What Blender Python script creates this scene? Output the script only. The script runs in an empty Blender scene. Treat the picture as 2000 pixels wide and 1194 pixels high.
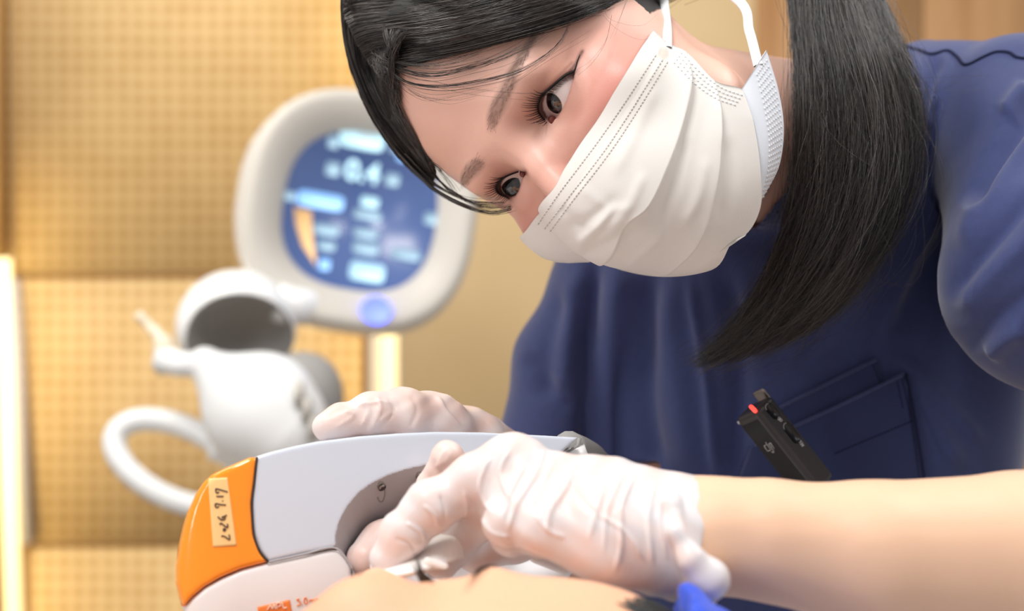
import bpy, math, random
import numpy as np
random.seed(7); RNG=np.random.default_rng(7)
D=bpy.data; SC=bpy.context.scene; COL=SC.collection

# ------------------------------------------------------------ camera, world, lights, exposure
cam_d=D.cameras.new('camera'); cam=D.objects.new('camera',cam_d); COL.objects.link(cam)
cam_d.sensor_width=36.0; cam_d.lens=36.0*2400/2000
cam.location=(0,0,1.2); cam.rotation_euler=(math.pi/2,0,0)
cam_d.clip_start=.02
cam_d.dof.use_dof=True; cam_d.dof.focus_distance=.69; cam_d.dof.aperture_fstop=4.0
SC.camera=cam
SC.view_settings.view_transform='Standard'; SC.view_settings.look='None'
SC.view_settings.exposure=0.07; SC.view_settings.gamma=1.0; SC.view_settings.use_curve_mapping=False
w=D.worlds.new('room_light'); SC.world=w; w.use_nodes=True
w.node_tree.nodes['Background'].inputs[0].default_value=(1.0,.965,.93,1); w.node_tree.nodes['Background'].inputs[1].default_value=.46
def area(name,loc,target,sx,sy,power,color=(1,1,1)):
    l=D.lights.new(name,'AREA'); l.shape='RECTANGLE'; l.size=sx; l.size_y=sy; l.energy=power; l.color=color
    o=D.objects.new(name,l); COL.objects.link(o); o.location=loc
    from mathutils import Vector
    o.rotation_euler=(Vector(target)-Vector(loc)).to_track_quat('-Z','Y').to_euler(); return o
area('ceiling_lamp',(-.30,.12,2.25),(.15,.75,1.2),.35,.35,11,(1,.985,.97))
area('ceiling_lamp',(1.0,.75,2.3),(.35,.75,1.2),.45,.45,9.5,(1,.97,.94))
area('ceiling_lamp',(-.9,1.0,2.45),(-.5,2.5,1.0),.9,.6,24,(1,.95,.86))
area('added_soft_light',(-1.25,-.15,1.75),(.0,.66,1.12),.12,.9,5,(1,.98,.96))  # added soft light: gives the orange cap its streaks, brightens the mask's left edge
F_PX=2400.0; CX,CY=1000.0,597.0; CAM=np.array([0.0,0.0,1.2])
def U(px,py,d):
    return np.array([(px-CX)/F_PX*d, d, CAM[2]-(py-CY)/F_PX*d])
def UA(pts):
    a=np.asarray(pts,float); d=a[:,2]
    return np.stack([(a[:,0]-CX)/F_PX*d, d, CAM[2]-(a[:,1]-CY)/F_PX*d],1)
def PX(P):
    P=np.atleast_2d(P); return np.stack([CX+F_PX*P[:,0]/P[:,1], CY-F_PX*(P[:,2]-CAM[2])/P[:,1]],1)
def rays(pix):
    a=np.atleast_2d(np.asarray(pix,float))
    D=np.stack([(a[:,0]-CX)/F_PX, np.ones(len(a)), -(a[:,1]-CY)/F_PX],1)
    return D/np.linalg.norm(D,axis=1)[:,None]
def cast(f,pix,t0=0.3,t1=1.4,step=0.7,n=160,miss=True):
    """march camera rays through pixels onto the surface f=0; on a miss the nearest approach is returned"""
    D=rays(pix); t=np.full(len(D),t0); best=np.full(len(D),1e9); bt=t.copy()
    for i in range(n):
        d=f(CAM+D*t[:,None]); b=d<best; best=np.where(b,d,best); bt=np.where(b,t,bt)
        t=np.where((np.abs(d)>1e-5)&(t<t1),t+d*step,t)
    hit=best<3e-4
    return CAM+D*bt[:,None],hit
# ---- signed-distance shapes (arrays of points) ----
def smin(a,b,k):
    h=np.clip(.5+.5*(b-a)/k,0,1); return b+(a-b)*h-k*h*(1-h)
def smax(a,b,k): return -smin(-a,-b,k)
def ell(P,c,r,R=None):
    q=P-np.asarray(c)
    if R is not None: q=q@np.asarray(R)
    r=np.asarray(r,float); k0=np.linalg.norm(q/r,axis=1); k1=np.linalg.norm(q/(r*r),axis=1)+1e-9
    return k0*(k0-1)/k1
def cap(P,a,b,ra,rb):
    a=np.asarray(a,float); b=np.asarray(b,float); ab=b-a
    t=np.clip((P-a)@ab/(ab@ab+1e-12),0,1)
    return np.linalg.norm(P-a-t[:,None]*ab,axis=1)-(ra+(rb-ra)*t)
def chain(P,pts,rad,k=.004):
    d=None
    for i in range(len(pts)-1):
        c=cap(P,pts[i],pts[i+1],rad[i],rad[i+1]); d=c if d is None else (np.minimum(d,c) if k<=0 else smin(d,c,k))
    return d
def spline(pts,n):
    """Catmull-Rom through pts, n samples"""
    p=np.asarray(pts,float); m=len(p)
    if m==2: 
        t=np.linspace(0,1,n)[:,None]; return p[0]*(1-t)+p[1]*t
    L=np.concatenate([[0],np.cumsum(np.linalg.norm(np.diff(p,axis=0),axis=1)**.5+1e-9)])
    e=np.vstack([2*p[0]-p[1],p,2*p[-1]-p[-2]])
    u=np.linspace(0,L[-1],n); i=np.clip(np.searchsorted(L,u,'right')-1,0,m-2)
    t=((u-L[i])/(L[i+1]-L[i]))[:,None]
    a,b,c,d=e[i],e[i+1],e[i+2],e[i+3]
    return .5*((2*b)+(-a+c)*t+(2*a-5*b+4*c-d)*t*t+(-a+3*b-3*c+d)*t**3)
def poly_sd(xz,poly):
    """signed 2-D distance to a closed polygon, negative inside"""
    P=np.asarray(xz,float); V=np.asarray(poly,float); W=np.roll(V,-1,0)
    d=np.full(len(P),1e9); ins=np.zeros(len(P),bool)
    for a,b in zip(V,W):
        e=b-a; w=P-a; t=np.clip(w@e/(e@e+1e-15),0,1); d=np.minimum(d,np.sum((w-t[:,None]*e)**2,1))
        c=(a[1]>P[:,1])!=(b[1]>P[:,1])
        with np.errstate(divide='ignore',invalid='ignore'):
            xi=(b[0]-a[0])*(P[:,1]-a[1])/(b[1]-a[1])+a[0]
        ins^=c&(P[:,0]<xi)
    d=np.sqrt(d); return np.where(ins,-d,d)
def line_d(xy,pl):
    """distance from 2-D points to a polyline"""
    P=np.asarray(xy,float); V=np.asarray(pl,float); d=np.full(len(P),1e18)
    for a,b in zip(V[:-1],V[1:]):
        e=b-a; w=P-a; t=np.clip(w@e/(e@e+1e-15),0,1); d=np.minimum(d,np.sum((w-t[:,None]*e)**2,1))
    return np.sqrt(d)
def line_sd(xy,pl):
    """signed (side) distance to an open polyline, and the arc fraction"""
    P=np.asarray(xy,float); V=np.asarray(pl,float); d=np.full(len(P),1e18); s=np.ones(len(P)); fr=np.zeros(len(P))
    L=np.concatenate([[0],np.cumsum(np.linalg.norm(np.diff(V,axis=0),axis=1))])
    for i,(a,b) in enumerate(zip(V[:-1],V[1:])):
        e=b-a; w=P-a; t=np.clip(w@e/(e@e+1e-15),0,1); dd=np.sum((w-t[:,None]*e)**2,1)
        m=dd<d; d=np.where(m,dd,d); s=np.where(m,np.sign(e[0]*w[:,1]-e[1]*w[:,0]),s); fr=np.where(m,(L[i]+t*(L[i+1]-L[i]))/L[-1],fr)
    return np.sqrt(d)*s,fr
def gs(x,s): return np.exp(-(x/s)**2)

# ---- practitioner's head: x to her right, y out of the face, z up ----
HS=1.027
HR=np.array([[-0.37150518,-0.41981899,-0.82304576],[0.59453179,-0.79088955,0.13061549],[-0.70577315,-0.44524795,0.54326355]])
HT=np.array([0.0119,0.70,1.2887])
def to_head(P): return (P-HT)@HR/HS
def from_head(q): return (np.asarray(q,float)*HS)@HR.T+HT
EYE_R=.0150
EYES={+1:np.array([.0315,-.0182,.0005]),-1:np.array([-.0315,-.0182,.0005])}
LID_R=.0165
NEAR_LID=[(1075.7,244.3),(1068,236),(1060.6,232),(1053,220),(1051,208),(1054.6,194.6),(1060.6,184),(1069.7,176.5),(1080,167.5),(1092,157),(1106,146),(1121,140),(1119,153),(1115,164.5),(1110.4,182.5),(1104,200.6),(1096.8,215.7),(1087.8,229),(1081,236)]
FAR_LID=[(1027,337),(1010.7,336),(994.3,342),(981.3,349),(972.5,358.8),(969.3,367.5),(971.5,375),(978,380.6),(989,383.9),(995.4,387),(1005.2,383.9),(1011.8,374),(1015,363),(1018.3,351)]
NEAR_IRIS=(1076.5,204.4); FAR_IRIS=(994,362)
def head_base(q):
    ax=np.abs(q[:,0]); qs=np.stack([ax,q[:,1],q[:,2]],1)
    d=ell(q,(0,-.086,.041),(.0765,.0995,.097))
    d=smin(d,ell(q,(0,-.060,-.022),(.0655,.062,.088)),.03)
    d=smin(d,cap(qs,(.050,-.070,-.066),(.0,-.018,-.098),.016,.017),.03)
    d=smin(d,ell(qs,(.046,-.026,-.028),(.020,.020,.020)),.02)
    d=smin(d,ell(qs,(.0,-.004,.018),(.040,.014,.012)),.016)
    return d
def face_disp(q):
    ax=np.abs(q[:,0]); x,z=q[:,0],q[:,2]
    fr=1/(1+np.exp(-(q[:,1]+.045)/.006))
    h=-.0075*gs(ax-.030,.021)*gs(z-.001,.013)
    h+=-.0030*gs(ax-.016,.008)*gs(z-.006,.010)
    h+=.0016*gs(ax-.034,.018)*gs(z-.022,.007)
    return h*fr
def head(q,eyes=True,hole=True,dk=1.0):
    ax=np.abs(q[:,0]); qs=np.stack([ax,q[:,1],q[:,2]],1)
    d=head_base(q)-face_disp(q)*dk
    d=smin(d,chain(qs,[(0,-.002,.014),(0,.011,-.012),(0,.021,-.034)],[.0085,.008,.0095],.004),.012)
    d=smin(d,ell(qs,(.009,.010,-.038),(.008,.009,.008)),.008)
    # ear
    e=ell(qs,(.074,-.120,.022),(.007,.019,.032),np.array([[.94,.34,0],[-.34,.94,0],[0,0,1]]).T)
    e=smax(e,-ell(qs,(.082,-.116,.026),(.008,.011,.019)),.004)
    d=smin(d,e,.006)
    if eyes:
        for s in (1,-1):
            m=(np.abs(q[:,0]-s*.0315)<.04)&(np.abs(q[:,2])<.035)&(q[:,1]>-.05)
            if m.any():
                a=q[m]; c=EYES[s]
                k=smin(d[m],np.linalg.norm(a-c,axis=1)-LID_R,.007)
                if hole:
                    g=poly_sd(a[:,[0,2]],LIDP[s])
                    k=smax(k,-np.maximum(g,-(k+.0034)),.0008)
                d[m]=k
    return d
NECK_A=(0,-.100,-.035)
NECK_W=U(1700,330,.86)
def head_w(P,eyes=True,hole=True): return head(to_head(P),eyes,hole)*HS
def lid_poly(pix): return to_head(cast(lambda P:head_w(P,True,False),pix)[0])[:,[0,2]]
LIDP={+1:lid_poly(FAR_LID),-1:lid_poly(NEAR_LID)}
# ---- mask hull in head space ----
def mask_hull(q):
    d=ell(q,(-.007,-.045,-.057),(.054,.066,.056))
    d=smin(d,ell(q,(-.001,.009,-.044),(.018,.024,.030)),.045)
    d=smin(d,ell(q,(-.012,-.040,-.083),(.027,.034,.034)),.03)
    return smin(d,head_base(q)-.0022,.012)
def mask_w(P): return mask_hull(to_head(P))*HS

# ---- torso and arms ----
SH_R=U(1225,560,.95); SH_L=U(1990,245,.84)
NECK_B=U(1610,300,.90)
PELV=U(1430,1800,.98)
_a=(PELV-NECK_B); TL=np.linalg.norm(_a); _a/=TL
_s=SH_L-SH_R; _s-=_a*(_s@_a); _s/=np.linalg.norm(_s)
_n=np.cross(_a,_s)
if _n[1]>0: _n=-_n
_tt=np.linspace(0,1,80)
_sp=spline([(0,.05,.045),(.06,.095,.062),(.14,.145,.08),(.26,.163,.097),(.42,.160,.104),(.65,.147,.098),(1.0,.175,.11)],400)
T_W=np.interp(_tt,_sp[:,0],_sp[:,1]); T_B=np.interp(_tt,_sp[:,0],_sp[:,2])
def torso(P,shrink=0.0):
    r=P-NECK_B; t=(r@_a)/TL; tc=np.clip(t,0,1)
    w=np.interp(tc,_tt,T_W)-shrink; b=np.interp(tc,_tt,T_B)-shrink
    u=r@_s; v=r@_n
    k=np.sqrt((u/w)**2+(v/b)**2); d=(k-1)*np.minimum(w,b)*.9
    return np.maximum(d,np.maximum(-t-.01,t-1)*TL)
ARM_R=[SH_R,U(1132,720,.95),U(1102,862,.94)]
ARM_L=[SH_L,U(2085,430,.77),U(2088,540,.735)]
def tunic0(P,sh=0.0):
    d=torso(P,sh)
    d=smin(d,cap(P,U(1500,500,.90),SH_R,.052-sh,.054-sh),.03)
    d=smin(d,cap(P,U(1800,190,.90),SH_L,.040-sh,.058-sh),.03)
    d=smin(d,cap(P,U(1520,540,.89),U(1800,300,.88),.052-sh,.052-sh),.04)
    d=smin(d,chain(P,ARM_R,[.056-sh,.051-sh,.050-sh],.01),.02)
    d=smin(d,chain(P,ARM_L,[.062-sh,.071-sh,.0745-sh],.01),.015)
    return d
# ------------------------------------------------------------ meshing
def surf(f,lo,hi,h=.001,axes=None,B=8,lip=1.35,chunk=220,pad=.001):
    """surface nets on a sparse (optionally non-uniform) grid: returns vertices, quads"""
    if axes is None: axes=[np.arange(lo[i],hi[i]+h,h) for i in range(3)]
    n=[len(a)-1 for a in axes]; nb=[-(-k//B) for k in n]
    bi=np.stack(np.meshgrid(*[np.arange(k) for k in nb],indexing='ij'),-1).reshape(-1,3)
    c0=np.stack([axes[d][np.minimum(bi[:,d]*B,n[d])] for d in range(3)],1)
    c1=np.stack([axes[d][np.minimum(bi[:,d]*B+B,n[d])] for d in range(3)],1)
    fc=np.concatenate([f(p) for p in np.array_split((c0+c1)/2,max(1,len(bi)//100000))])
    keep=bi[np.abs(fc)<np.linalg.norm(c1-c0,axis=1)*.5*lip+pad]
    o=np.arange(B+1); VS=[];KS=[];ES=[]
    cor=np.array([(a,b,c) for a in(0,1) for b in(0,1) for c in(0,1)])
    edg=[(a,b) for a in range(8) for b in range(a+1,8) if np.abs(cor[a]-cor[b]).sum()==1]
    for s in range(0,len(keep),chunk):
        k=keep[s:s+chunk]; m=len(k)
        idx=[np.minimum(k[:,d:d+1]*B+o,n[d]) for d in range(3)]
        co=[axes[d][idx[d]] for d in range(3)]
        P=np.empty((m,B+1,B+1,B+1,3)); P[...,0]=co[0][:,:,None,None]; P[...,1]=co[1][:,None,:,None]; P[...,2]=co[2][:,None,None,:]
        v=f(P.reshape(-1,3)).reshape(m,B+1,B+1,B+1); ins=v<0
        cnt=sum(ins[:,a:a+B,b:b+B,c:c+B].astype(np.int8) for a,b,c in cor)
        A=np.argwhere((cnt>0)&(cnt<8))
        if len(A)==0: continue
        g=np.stack([k[A[:,0],d]*B+A[:,d+1] for d in range(3)],1)
        vv=np.stack([v[A[:,0],A[:,1]+a,A[:,2]+b,A[:,3]+c] for a,b,c in cor],1)
        pp=np.stack([P[A[:,0],A[:,1]+a,A[:,2]+b,A[:,3]+c] for a,b,c in cor],1)
        acc=np.zeros((len(A),3)); num=np.zeros(len(A))
        for a,b in edg:
            x=(vv[:,a]<0)!=(vv[:,b]<0); t=vv[:,a]/(vv[:,a]-vv[:,b]+1e-30); t=np.where(x,t,0)
            acc+=np.where(x[:,None],pp[:,a]+(pp[:,b]-pp[:,a])*t[:,None],0); num+=x
        VS.append(acc/num[:,None]); KS.append((g[:,0]*(n[1]+2)+g[:,1])*(n[2]+2)+g[:,2])
        for d in range(3):
            sl=[slice(0,B)]*3; sh=list(sl); sh[d]=slice(1,B+1)
            a0=ins[(slice(None),*sl)]; a1=ins[(slice(None),*sh)]
            E=np.argwhere(a0!=a1)
            if len(E):
                ge=np.stack([k[E[:,0],q]*B+E[:,q+1] for q in range(3)],1)
                ES.append((d,ge,a0[E[:,0],E[:,1],E[:,2],E[:,3]]))
    V=np.concatenate(VS); K=np.concatenate(KS); od=np.argsort(K); Ks=K[od]
    def look(g):
        q=(g[:,0]*(n[1]+2)+g[:,1])*(n[2]+2)+g[:,2]; i=np.clip(np.searchsorted(Ks,q),0,len(Ks)-1)
        return np.where(Ks[i]==q,od[i],-1)
    FS=[]
    for d,ge,sg in ES:
        u,w_=(d+1)%3,(d+2)%3; eu=np.eye(3,dtype=int)[u]; ew=np.eye(3,dtype=int)[w_]
        q=np.stack([look(ge-eu-ew),look(ge-ew),look(ge),look(ge-eu)],1)
        q=np.where(sg[:,None],q,q[:,::-1]); FS.append(q[(q>=0).all(1)])
    return V,np.concatenate(FS)
def vnormals(V,Q):
    e=np.cross(V[Q[:,2]]-V[Q[:,0]],V[Q[:,-1]]-V[Q[:,1]]) if Q.shape[1]==4 else np.cross(V[Q[:,1]]-V[Q[:,0]],V[Q[:,2]]-V[Q[:,0]])
    N=np.zeros_like(V)
    for c in range(Q.shape[1]):
        for d in range(3): N[:,d]+=np.bincount(Q[:,c],e[:,d],len(V))
    return N/(np.linalg.norm(N,axis=1)[:,None]+1e-12)
def world_loc(o):
    l=np.zeros(3)
    while o is not None: l+=np.array(o.location); o=o.parent
    return l
def setup(o,parent,props):
    COL.objects.link(o)
    if parent is not None:
        o.parent=parent; o.location=tuple(-world_loc(parent))
    for k,v in props.items(): o[k]=v
    return o
def mesh(name,V,Fs,mat=None,parent=None,smooth=True,col=None,mi=None,uv=None,**props):
    """one mesh object from vertices and faces (arrays of quads / triangles or lists)"""
    V=np.asarray(V,float); me=D.meshes.new(name)
    if isinstance(Fs,np.ndarray): Fs=[Fs]
    if len(Fs) and isinstance(Fs[0],np.ndarray):
        li=np.concatenate([f.ravel() for f in Fs]).astype(np.int32); ln=np.concatenate([np.full(len(f),f.shape[1]) for f in Fs])
    else:
        li=np.array([i for f in Fs for i in f],np.int32); ln=np.array([len(f) for f in Fs])
    me.vertices.add(len(V)); me.vertices.foreach_set('co',V.ravel())
    me.loops.add(len(li)); me.loops.foreach_set('vertex_index',li)
    me.polygons.add(len(ln)); me.polygons.foreach_set('loop_start',np.concatenate([[0],np.cumsum(ln)[:-1]]).astype(np.int32))
    me.update(calc_edges=True); me.validate()
    if smooth: me.polygons.foreach_set('use_smooth',np.ones(len(me.polygons),bool))
    for m in (mat if isinstance(mat,(list,tuple)) else [mat]):
        if m: me.materials.append(m)
    if mi is not None: me.polygons.foreach_set('material_index',np.asarray(mi,np.int32))
    if col is not None:
        a=me.color_attributes.new('tint','FLOAT_COLOR','POINT'); c=np.ones((len(V),4)); c[:,:3]=col; a.data.foreach_set('color',c.ravel())
    if uv is not None:
        a=me.attributes.new('surf_uv','FLOAT_VECTOR','POINT'); u=np.zeros((len(V),3)); u[:,:uv.shape[1]]=uv; a.data.foreach_set('vector',u.ravel())
    return setup(D.objects.new(name,me),parent,props)
def thing(name,loc,label,category,group=None):
    o=D.objects.new(name,None); COL.objects.link(o); o.location=tuple(loc); o.empty_display_size=.05
    o['label']=label; o['category']=category
    if group: o['group']=group
    return o
class MB:
    """collects pieces into one mesh"""
    def __init__(s): s.V=[];s.F=[];s.n=0
    def add(s,V,Fc):
        s.V.append(np.asarray(V,float)); s.F+= [tuple(int(i)+s.n for i in f) for f in Fc]; s.n+=len(V)
    def tube(s,pts,r,sides=8,caps=True):
        V,Fc=tube(pts,r,sides,caps); s.add(V,Fc)
    def box(s,c,hx,hy,hz,R=np.eye(3)):
        k=np.array([(x,y,z) for x in(-1,1) for y in(-1,1) for z in(-1,1)])*np.array([hx,hy,hz])
        s.add(k@np.asarray(R).T+np.asarray(c),[(0,1,3,2),(4,6,7,5),(0,4,5,1),(2,3,7,6),(0,2,6,4),(1,5,7,3)])
    def build(s,name,mat,parent=None,smooth=True,**k):
        return mesh(name,np.concatenate(s.V),s.F,mat,parent,smooth,**k)
def frames(p):
    t=np.gradient(p,axis=0); t/=np.linalg.norm(t,axis=1)[:,None]+1e-12
    u=np.cross(t[0],[0.3,.2,.93]); u/=np.linalg.norm(u)+1e-12; U_=[u]
    for i in range(1,len(p)):
        u=u-t[i]*(u@t[i]); u/=np.linalg.norm(u)+1e-12; U_.append(u)
    U_=np.array(U_); return t,U_,np.cross(t,U_)
def tube(pts,r,sides=8,caps=True):
    p=np.asarray(pts,float); r=np.broadcast_to(np.asarray(r,float),(len(p),)); t,u,v=frames(p)
    a=np.linspace(0,2*np.pi,sides,endpoint=False)
    V=(p[:,None]+r[:,None,None]*(np.cos(a)[None,:,None]*u[:,None]+np.sin(a)[None,:,None]*v[:,None])).reshape(-1,3)
    Fc=[(i*sides+j,i*sides+(j+1)%sides,(i+1)*sides+(j+1)%sides,(i+1)*sides+j) for i in range(len(p)-1) for j in range(sides)]
    if caps: Fc+=[tuple(range(sides-1,-1,-1)),tuple((len(p)-1)*sides+j for j in range(sides))]
    return V,Fc
def strands(paths,r0,tip=.35):
    """many three-sided tapering hairs: paths (N,n,3) -> vertices, quads"""
    P=np.asarray(paths,float); N,n,_=P.shape
    t=np.gradient(P,axis=1); t/=np.linalg.norm(t,axis=2)[:,:,None]+1e-12
    u=np.cross(t,np.array([.21,.93,.3])); u/=np.linalg.norm(u,axis=2)[:,:,None]+1e-12; v=np.cross(t,u)
    r0=np.broadcast_to(np.asarray(r0,float),(N,)); s=np.linspace(0,1,n)
    r=r0[:,None]*(1-(1-tip)*s**2)[None]
    a=np.array([0,2.094,4.189])
    V=P[:,:,None]+r[:,:,None,None]*(np.cos(a)[None,None,:,None]*u[:,:,None]+np.sin(a)[None,None,:,None]*v[:,:,None])
    ix=np.arange(N*n*3).reshape(N,n,3); j2=[1,2,0]
    Q=np.stack([ix[:,:-1],ix[:,:-1][:,:,j2],ix[:,1:][:,:,j2],ix[:,1:]],-1).reshape(-1,4)
    return V.reshape(-1,3),Q
def grid_faces(nu,nv,closed_v=False):
    i,j=np.meshgrid(np.arange(nu-1),np.arange(nv if closed_v else nv-1),indexing='ij'); j2=(j+1)%nv
    return np.stack([i*nv+j,i*nv+j2,(i+1)*nv+j2,(i+1)*nv+j],-1).reshape(-1,4)
def loft(rows,n):
    """rows of guide polylines -> grid (len(rows)*?)"""
    return np.array([spline(r,n) for r in rows])
def bspatch(ctrl,nu,nv):
    """smooth patch through a control grid (a,b,3)"""
    c=np.asarray(ctrl,float); m=np.array([spline(r,nv) for r in c])
    return np.stack([spline(m[:,j],nu) for j in range(nv)],1)
def thick(G,t,nrm=None):
    """closed sheet of thickness t behind a grid (nu,nv,3)"""
    nu,nv,_=G.shape; V=G.reshape(-1,3); Q=grid_faces(nu,nv); N=vnormals(V,Q)
    if (N[:,1].mean()>0): Q=Q[:,::-1]; N=-N
    B_=V-N*t; k=nu*nv; Q2=Q[:,::-1]+k
    ring=[j for j in range(nv)]+[i*nv+nv-1 for i in range(1,nu)]+[(nu-1)*nv+j for j in range(nv-2,-1,-1)]+[i*nv for i in range(nu-2,0,-1)]
    S=np.array([(a,b,b+k,a+k) for a,b in zip(ring,ring[1:]+ring[:1])])
    return np.vstack([V,B_]),np.vstack([Q,Q2,S])
# ------------------------------------------------------------ materials
def mat(name,color=(.8,.8,.8),rough=.5,metal=0.0,spec=.5,tint=False,sss=0.0,sssr=(1,.35,.2),sscale=.004,coat=0.0,emit=None,estr=0.0,bump=None,var=None,trans=0.0,sheen=0.0,ior=1.45,alpha=1.0):
    m=D.materials.new(name); m.use_nodes=True; nt=m.node_tree; b=nt.nodes['Principled BSDF']; L=nt.links.new
    b.inputs['Base Color'].default_value=(*color,1); b.inputs['Roughness'].default_value=rough; b.inputs['Metallic'].default_value=metal
    b.inputs['Specular IOR Level'].default_value=spec; b.inputs['IOR'].default_value=ior
    b.inputs['Coat Weight'].default_value=coat; b.inputs['Coat Roughness'].default_value=.08
    b.inputs['Transmission Weight'].default_value=trans; b.inputs['Alpha'].default_value=alpha
    if sheen: b.inputs['Sheen Weight'].default_value=sheen; b.inputs['Sheen Roughness'].default_value=.45
    if sss:
        b.inputs['Subsurface Weight'].default_value=sss; b.inputs['Subsurface Radius'].default_value=sssr; b.inputs['Subsurface Scale'].default_value=sscale
    if emit: b.inputs['Emission Color'].default_value=(*emit,1); b.inputs['Emission Strength'].default_value=estr
    src=None; tc=nt.nodes.new('ShaderNodeTexCoord')
    if tint:
        a=nt.nodes.new('ShaderNodeAttribute'); a.attribute_name='tint'; src=a.outputs['Color']; L(src,b.inputs['Base Color'])
    if var:   # (scale, amount, second colour)
        n=nt.nodes.new('ShaderNodeTexNoise'); n.inputs['Scale'].default_value=var[0]; n.inputs['Detail'].default_value=3; L(tc.outputs['Object'],n.inputs['Vector'])
        r=nt.nodes.new('ShaderNodeMapRange'); r.inputs[1].default_value=.35; r.inputs[2].default_value=.7; r.inputs[4].default_value=var[1]; L(n.outputs['Fac'],r.inputs[0])
        x=nt.nodes.new('ShaderNodeMix'); x.data_type='RGBA'; L(r.outputs[0],x.inputs['Factor']); x.inputs['B'].default_value=(*var[2],1)
        if src: L(src,x.inputs['A'])
        else: x.inputs['A'].default_value=(*color,1)
        L(x.outputs['Result'],b.inputs['Base Color'])
    if bump:  # list of (kind, scale, strength, distance)
        prev=None
        for kd,sc,st,ds in bump:
            if kd=='noise':
                n=nt.nodes.new('ShaderNodeTexNoise'); n.inputs['Scale'].default_value=sc; n.inputs['Detail'].default_value=4; o=n.outputs['Fac']
            elif kd=='voronoi':
                n=nt.nodes.new('ShaderNodeTexVoronoi'); n.inputs['Scale'].default_value=sc; o=n.outputs['Distance']
            else:
                n=nt.nodes.new('ShaderNodeTexWave'); n.wave_type='BANDS'; n.bands_direction=kd; n.inputs['Scale'].default_value=sc; o=n.outputs['Fac']
            L(tc.outputs['Object'],n.inputs['Vector'])
            bp=nt.nodes.new('ShaderNodeBump'); bp.inputs['Strength'].default_value=st; bp.inputs['Distance'].default_value=ds; L(o,bp.inputs['Height'])
            if prev: L(prev,bp.inputs['Normal'])
            prev=bp.outputs['Normal']
        L(prev,b.inputs['Normal'])
    return m
def lin(r,g,b):
    f=lambda c:(c/255/12.92 if c/255<=.04045 else ((c/255+.055)/1.055)**2.4)
    return (f(r),f(g),f(b))
# ------------------------------------------------------------ shared materials
M={}
M['skin']=mat('practitioner_skin',rough=.42,spec=.45,tint=True,sss=.22,sscale=.004,bump=[('noise',900,.12,.0006),('voronoi',1500,.10,.0004)])
M['skin2']=mat('patient_skin',rough=.5,spec=.35,tint=True,sss=.22,sscale=.004,bump=[('noise',900,.12,.0006)])
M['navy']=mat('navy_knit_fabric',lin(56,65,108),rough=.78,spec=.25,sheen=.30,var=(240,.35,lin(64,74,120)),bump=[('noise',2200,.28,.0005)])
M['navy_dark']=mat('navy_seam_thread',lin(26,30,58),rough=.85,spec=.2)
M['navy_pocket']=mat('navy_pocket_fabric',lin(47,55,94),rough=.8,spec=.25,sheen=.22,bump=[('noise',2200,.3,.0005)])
M['hair']=mat('black_hair',rough=.27,spec=.8,tint=True)
M['hair_base']=mat('black_hair_mass',lin(16,14,15),rough=.55,spec=.35)
M['lash']=mat('dark_lash',lin(18,12,12),rough=.5,spec=.3)
M['brow']=mat('brown_brow_hair',lin(150,122,108),rough=.6,spec=.3)
M['mask']=mat('white_nonwoven_fabric',lin(240,237,232),rough=.85,spec=.2,sss=.05,sssr=(1,.9,.8),sscale=.003,tint=True,bump=[('noise',1400,.18,.0004)])
M['mask_mark']=mat('pressed_mask_seam',lin(196,190,184),rough=.9,spec=.15)
M['loop']=mat('white_elastic_cord',lin(238,238,240),rough=.8,spec=.2,bump=[('noise',1500,.3,.0003)])
M['glove']=mat('white_latex',tint=True,rough=.36,spec=.4,sss=.12,sssr=(1,.5,.38),sscale=.003,bump=[('noise',260,.10,.0008)])
M['white']=mat('white_gloss_plastic',lin(208,216,229),rough=.16,spec=.5,coat=.25)
M['white2']=mat('white_satin_plastic',lin(238,238,240),rough=.28,spec=.5)
M['grey']=mat('grey_recess_plastic',lin(176,174,178),rough=.38,spec=.4)
M['orange']=mat('orange_gloss_plastic',lin(255,150,32),rough=.13,spec=.5,coat=.4)
M['tape']=mat('tan_paper_tape',lin(243,203,140),rough=.75,spec=.25,var=(300,.3,lin(236,194,130)))
M['ink']=mat('dark_ink',lin(70,48,50),rough=.7)
M['orange_ink']=mat('orange_print',lin(248,140,70),rough=.4)
M['pale_ink']=mat('pale_print',lin(250,222,205),rough=.4)
M['steel']=mat('steel',lin(150,146,144),rough=.25,metal=1)
M['gap']=mat('dark_joint',lin(60,50,50),rough=.8)
M['black']=mat('black_matte_plastic',lin(54,52,54),rough=.36,spec=.5)
M['black2']=mat('black_button_plastic',lin(30,29,32),rough=.3,spec=.5)
M['groove']=mat('black_groove',lin(8,8,9),rough=.7)
M['print']=mat('light_grey_print_and_glint',lin(205,203,205),rough=.5)
M['emblem']=mat('silver_print',lin(168,165,166),rough=.4)
M['red_led']=mat('red_indicator_lamp',(1,.05,.04),rough=.3,emit=(1,.07,.05),estr=1.6)
M['mwhite']=mat('machine_white_plastic',lin(232,234,236),rough=.3,spec=.5)
M['mbezel']=mat('machine_pale_grey_plastic',lin(190,186,179),rough=.42,spec=.4)
M['mgrey']=mat('machine_grey_plastic',lin(150,148,146),rough=.5,spec=.35)
M['cream']=mat('cream_plastic',lin(226,212,190),rough=.5)
M['blue_cloth']=mat('blue_cap_cloth',lin(50,82,205),rough=.75,spec=.25,sheen=.2,bump=[('noise',300,.3,.002)])
M['gauze']=mat('white_gauze',lin(244,241,238),rough=.95,spec=.1,bump=[('noise',900,.6,.0006)])
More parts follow.
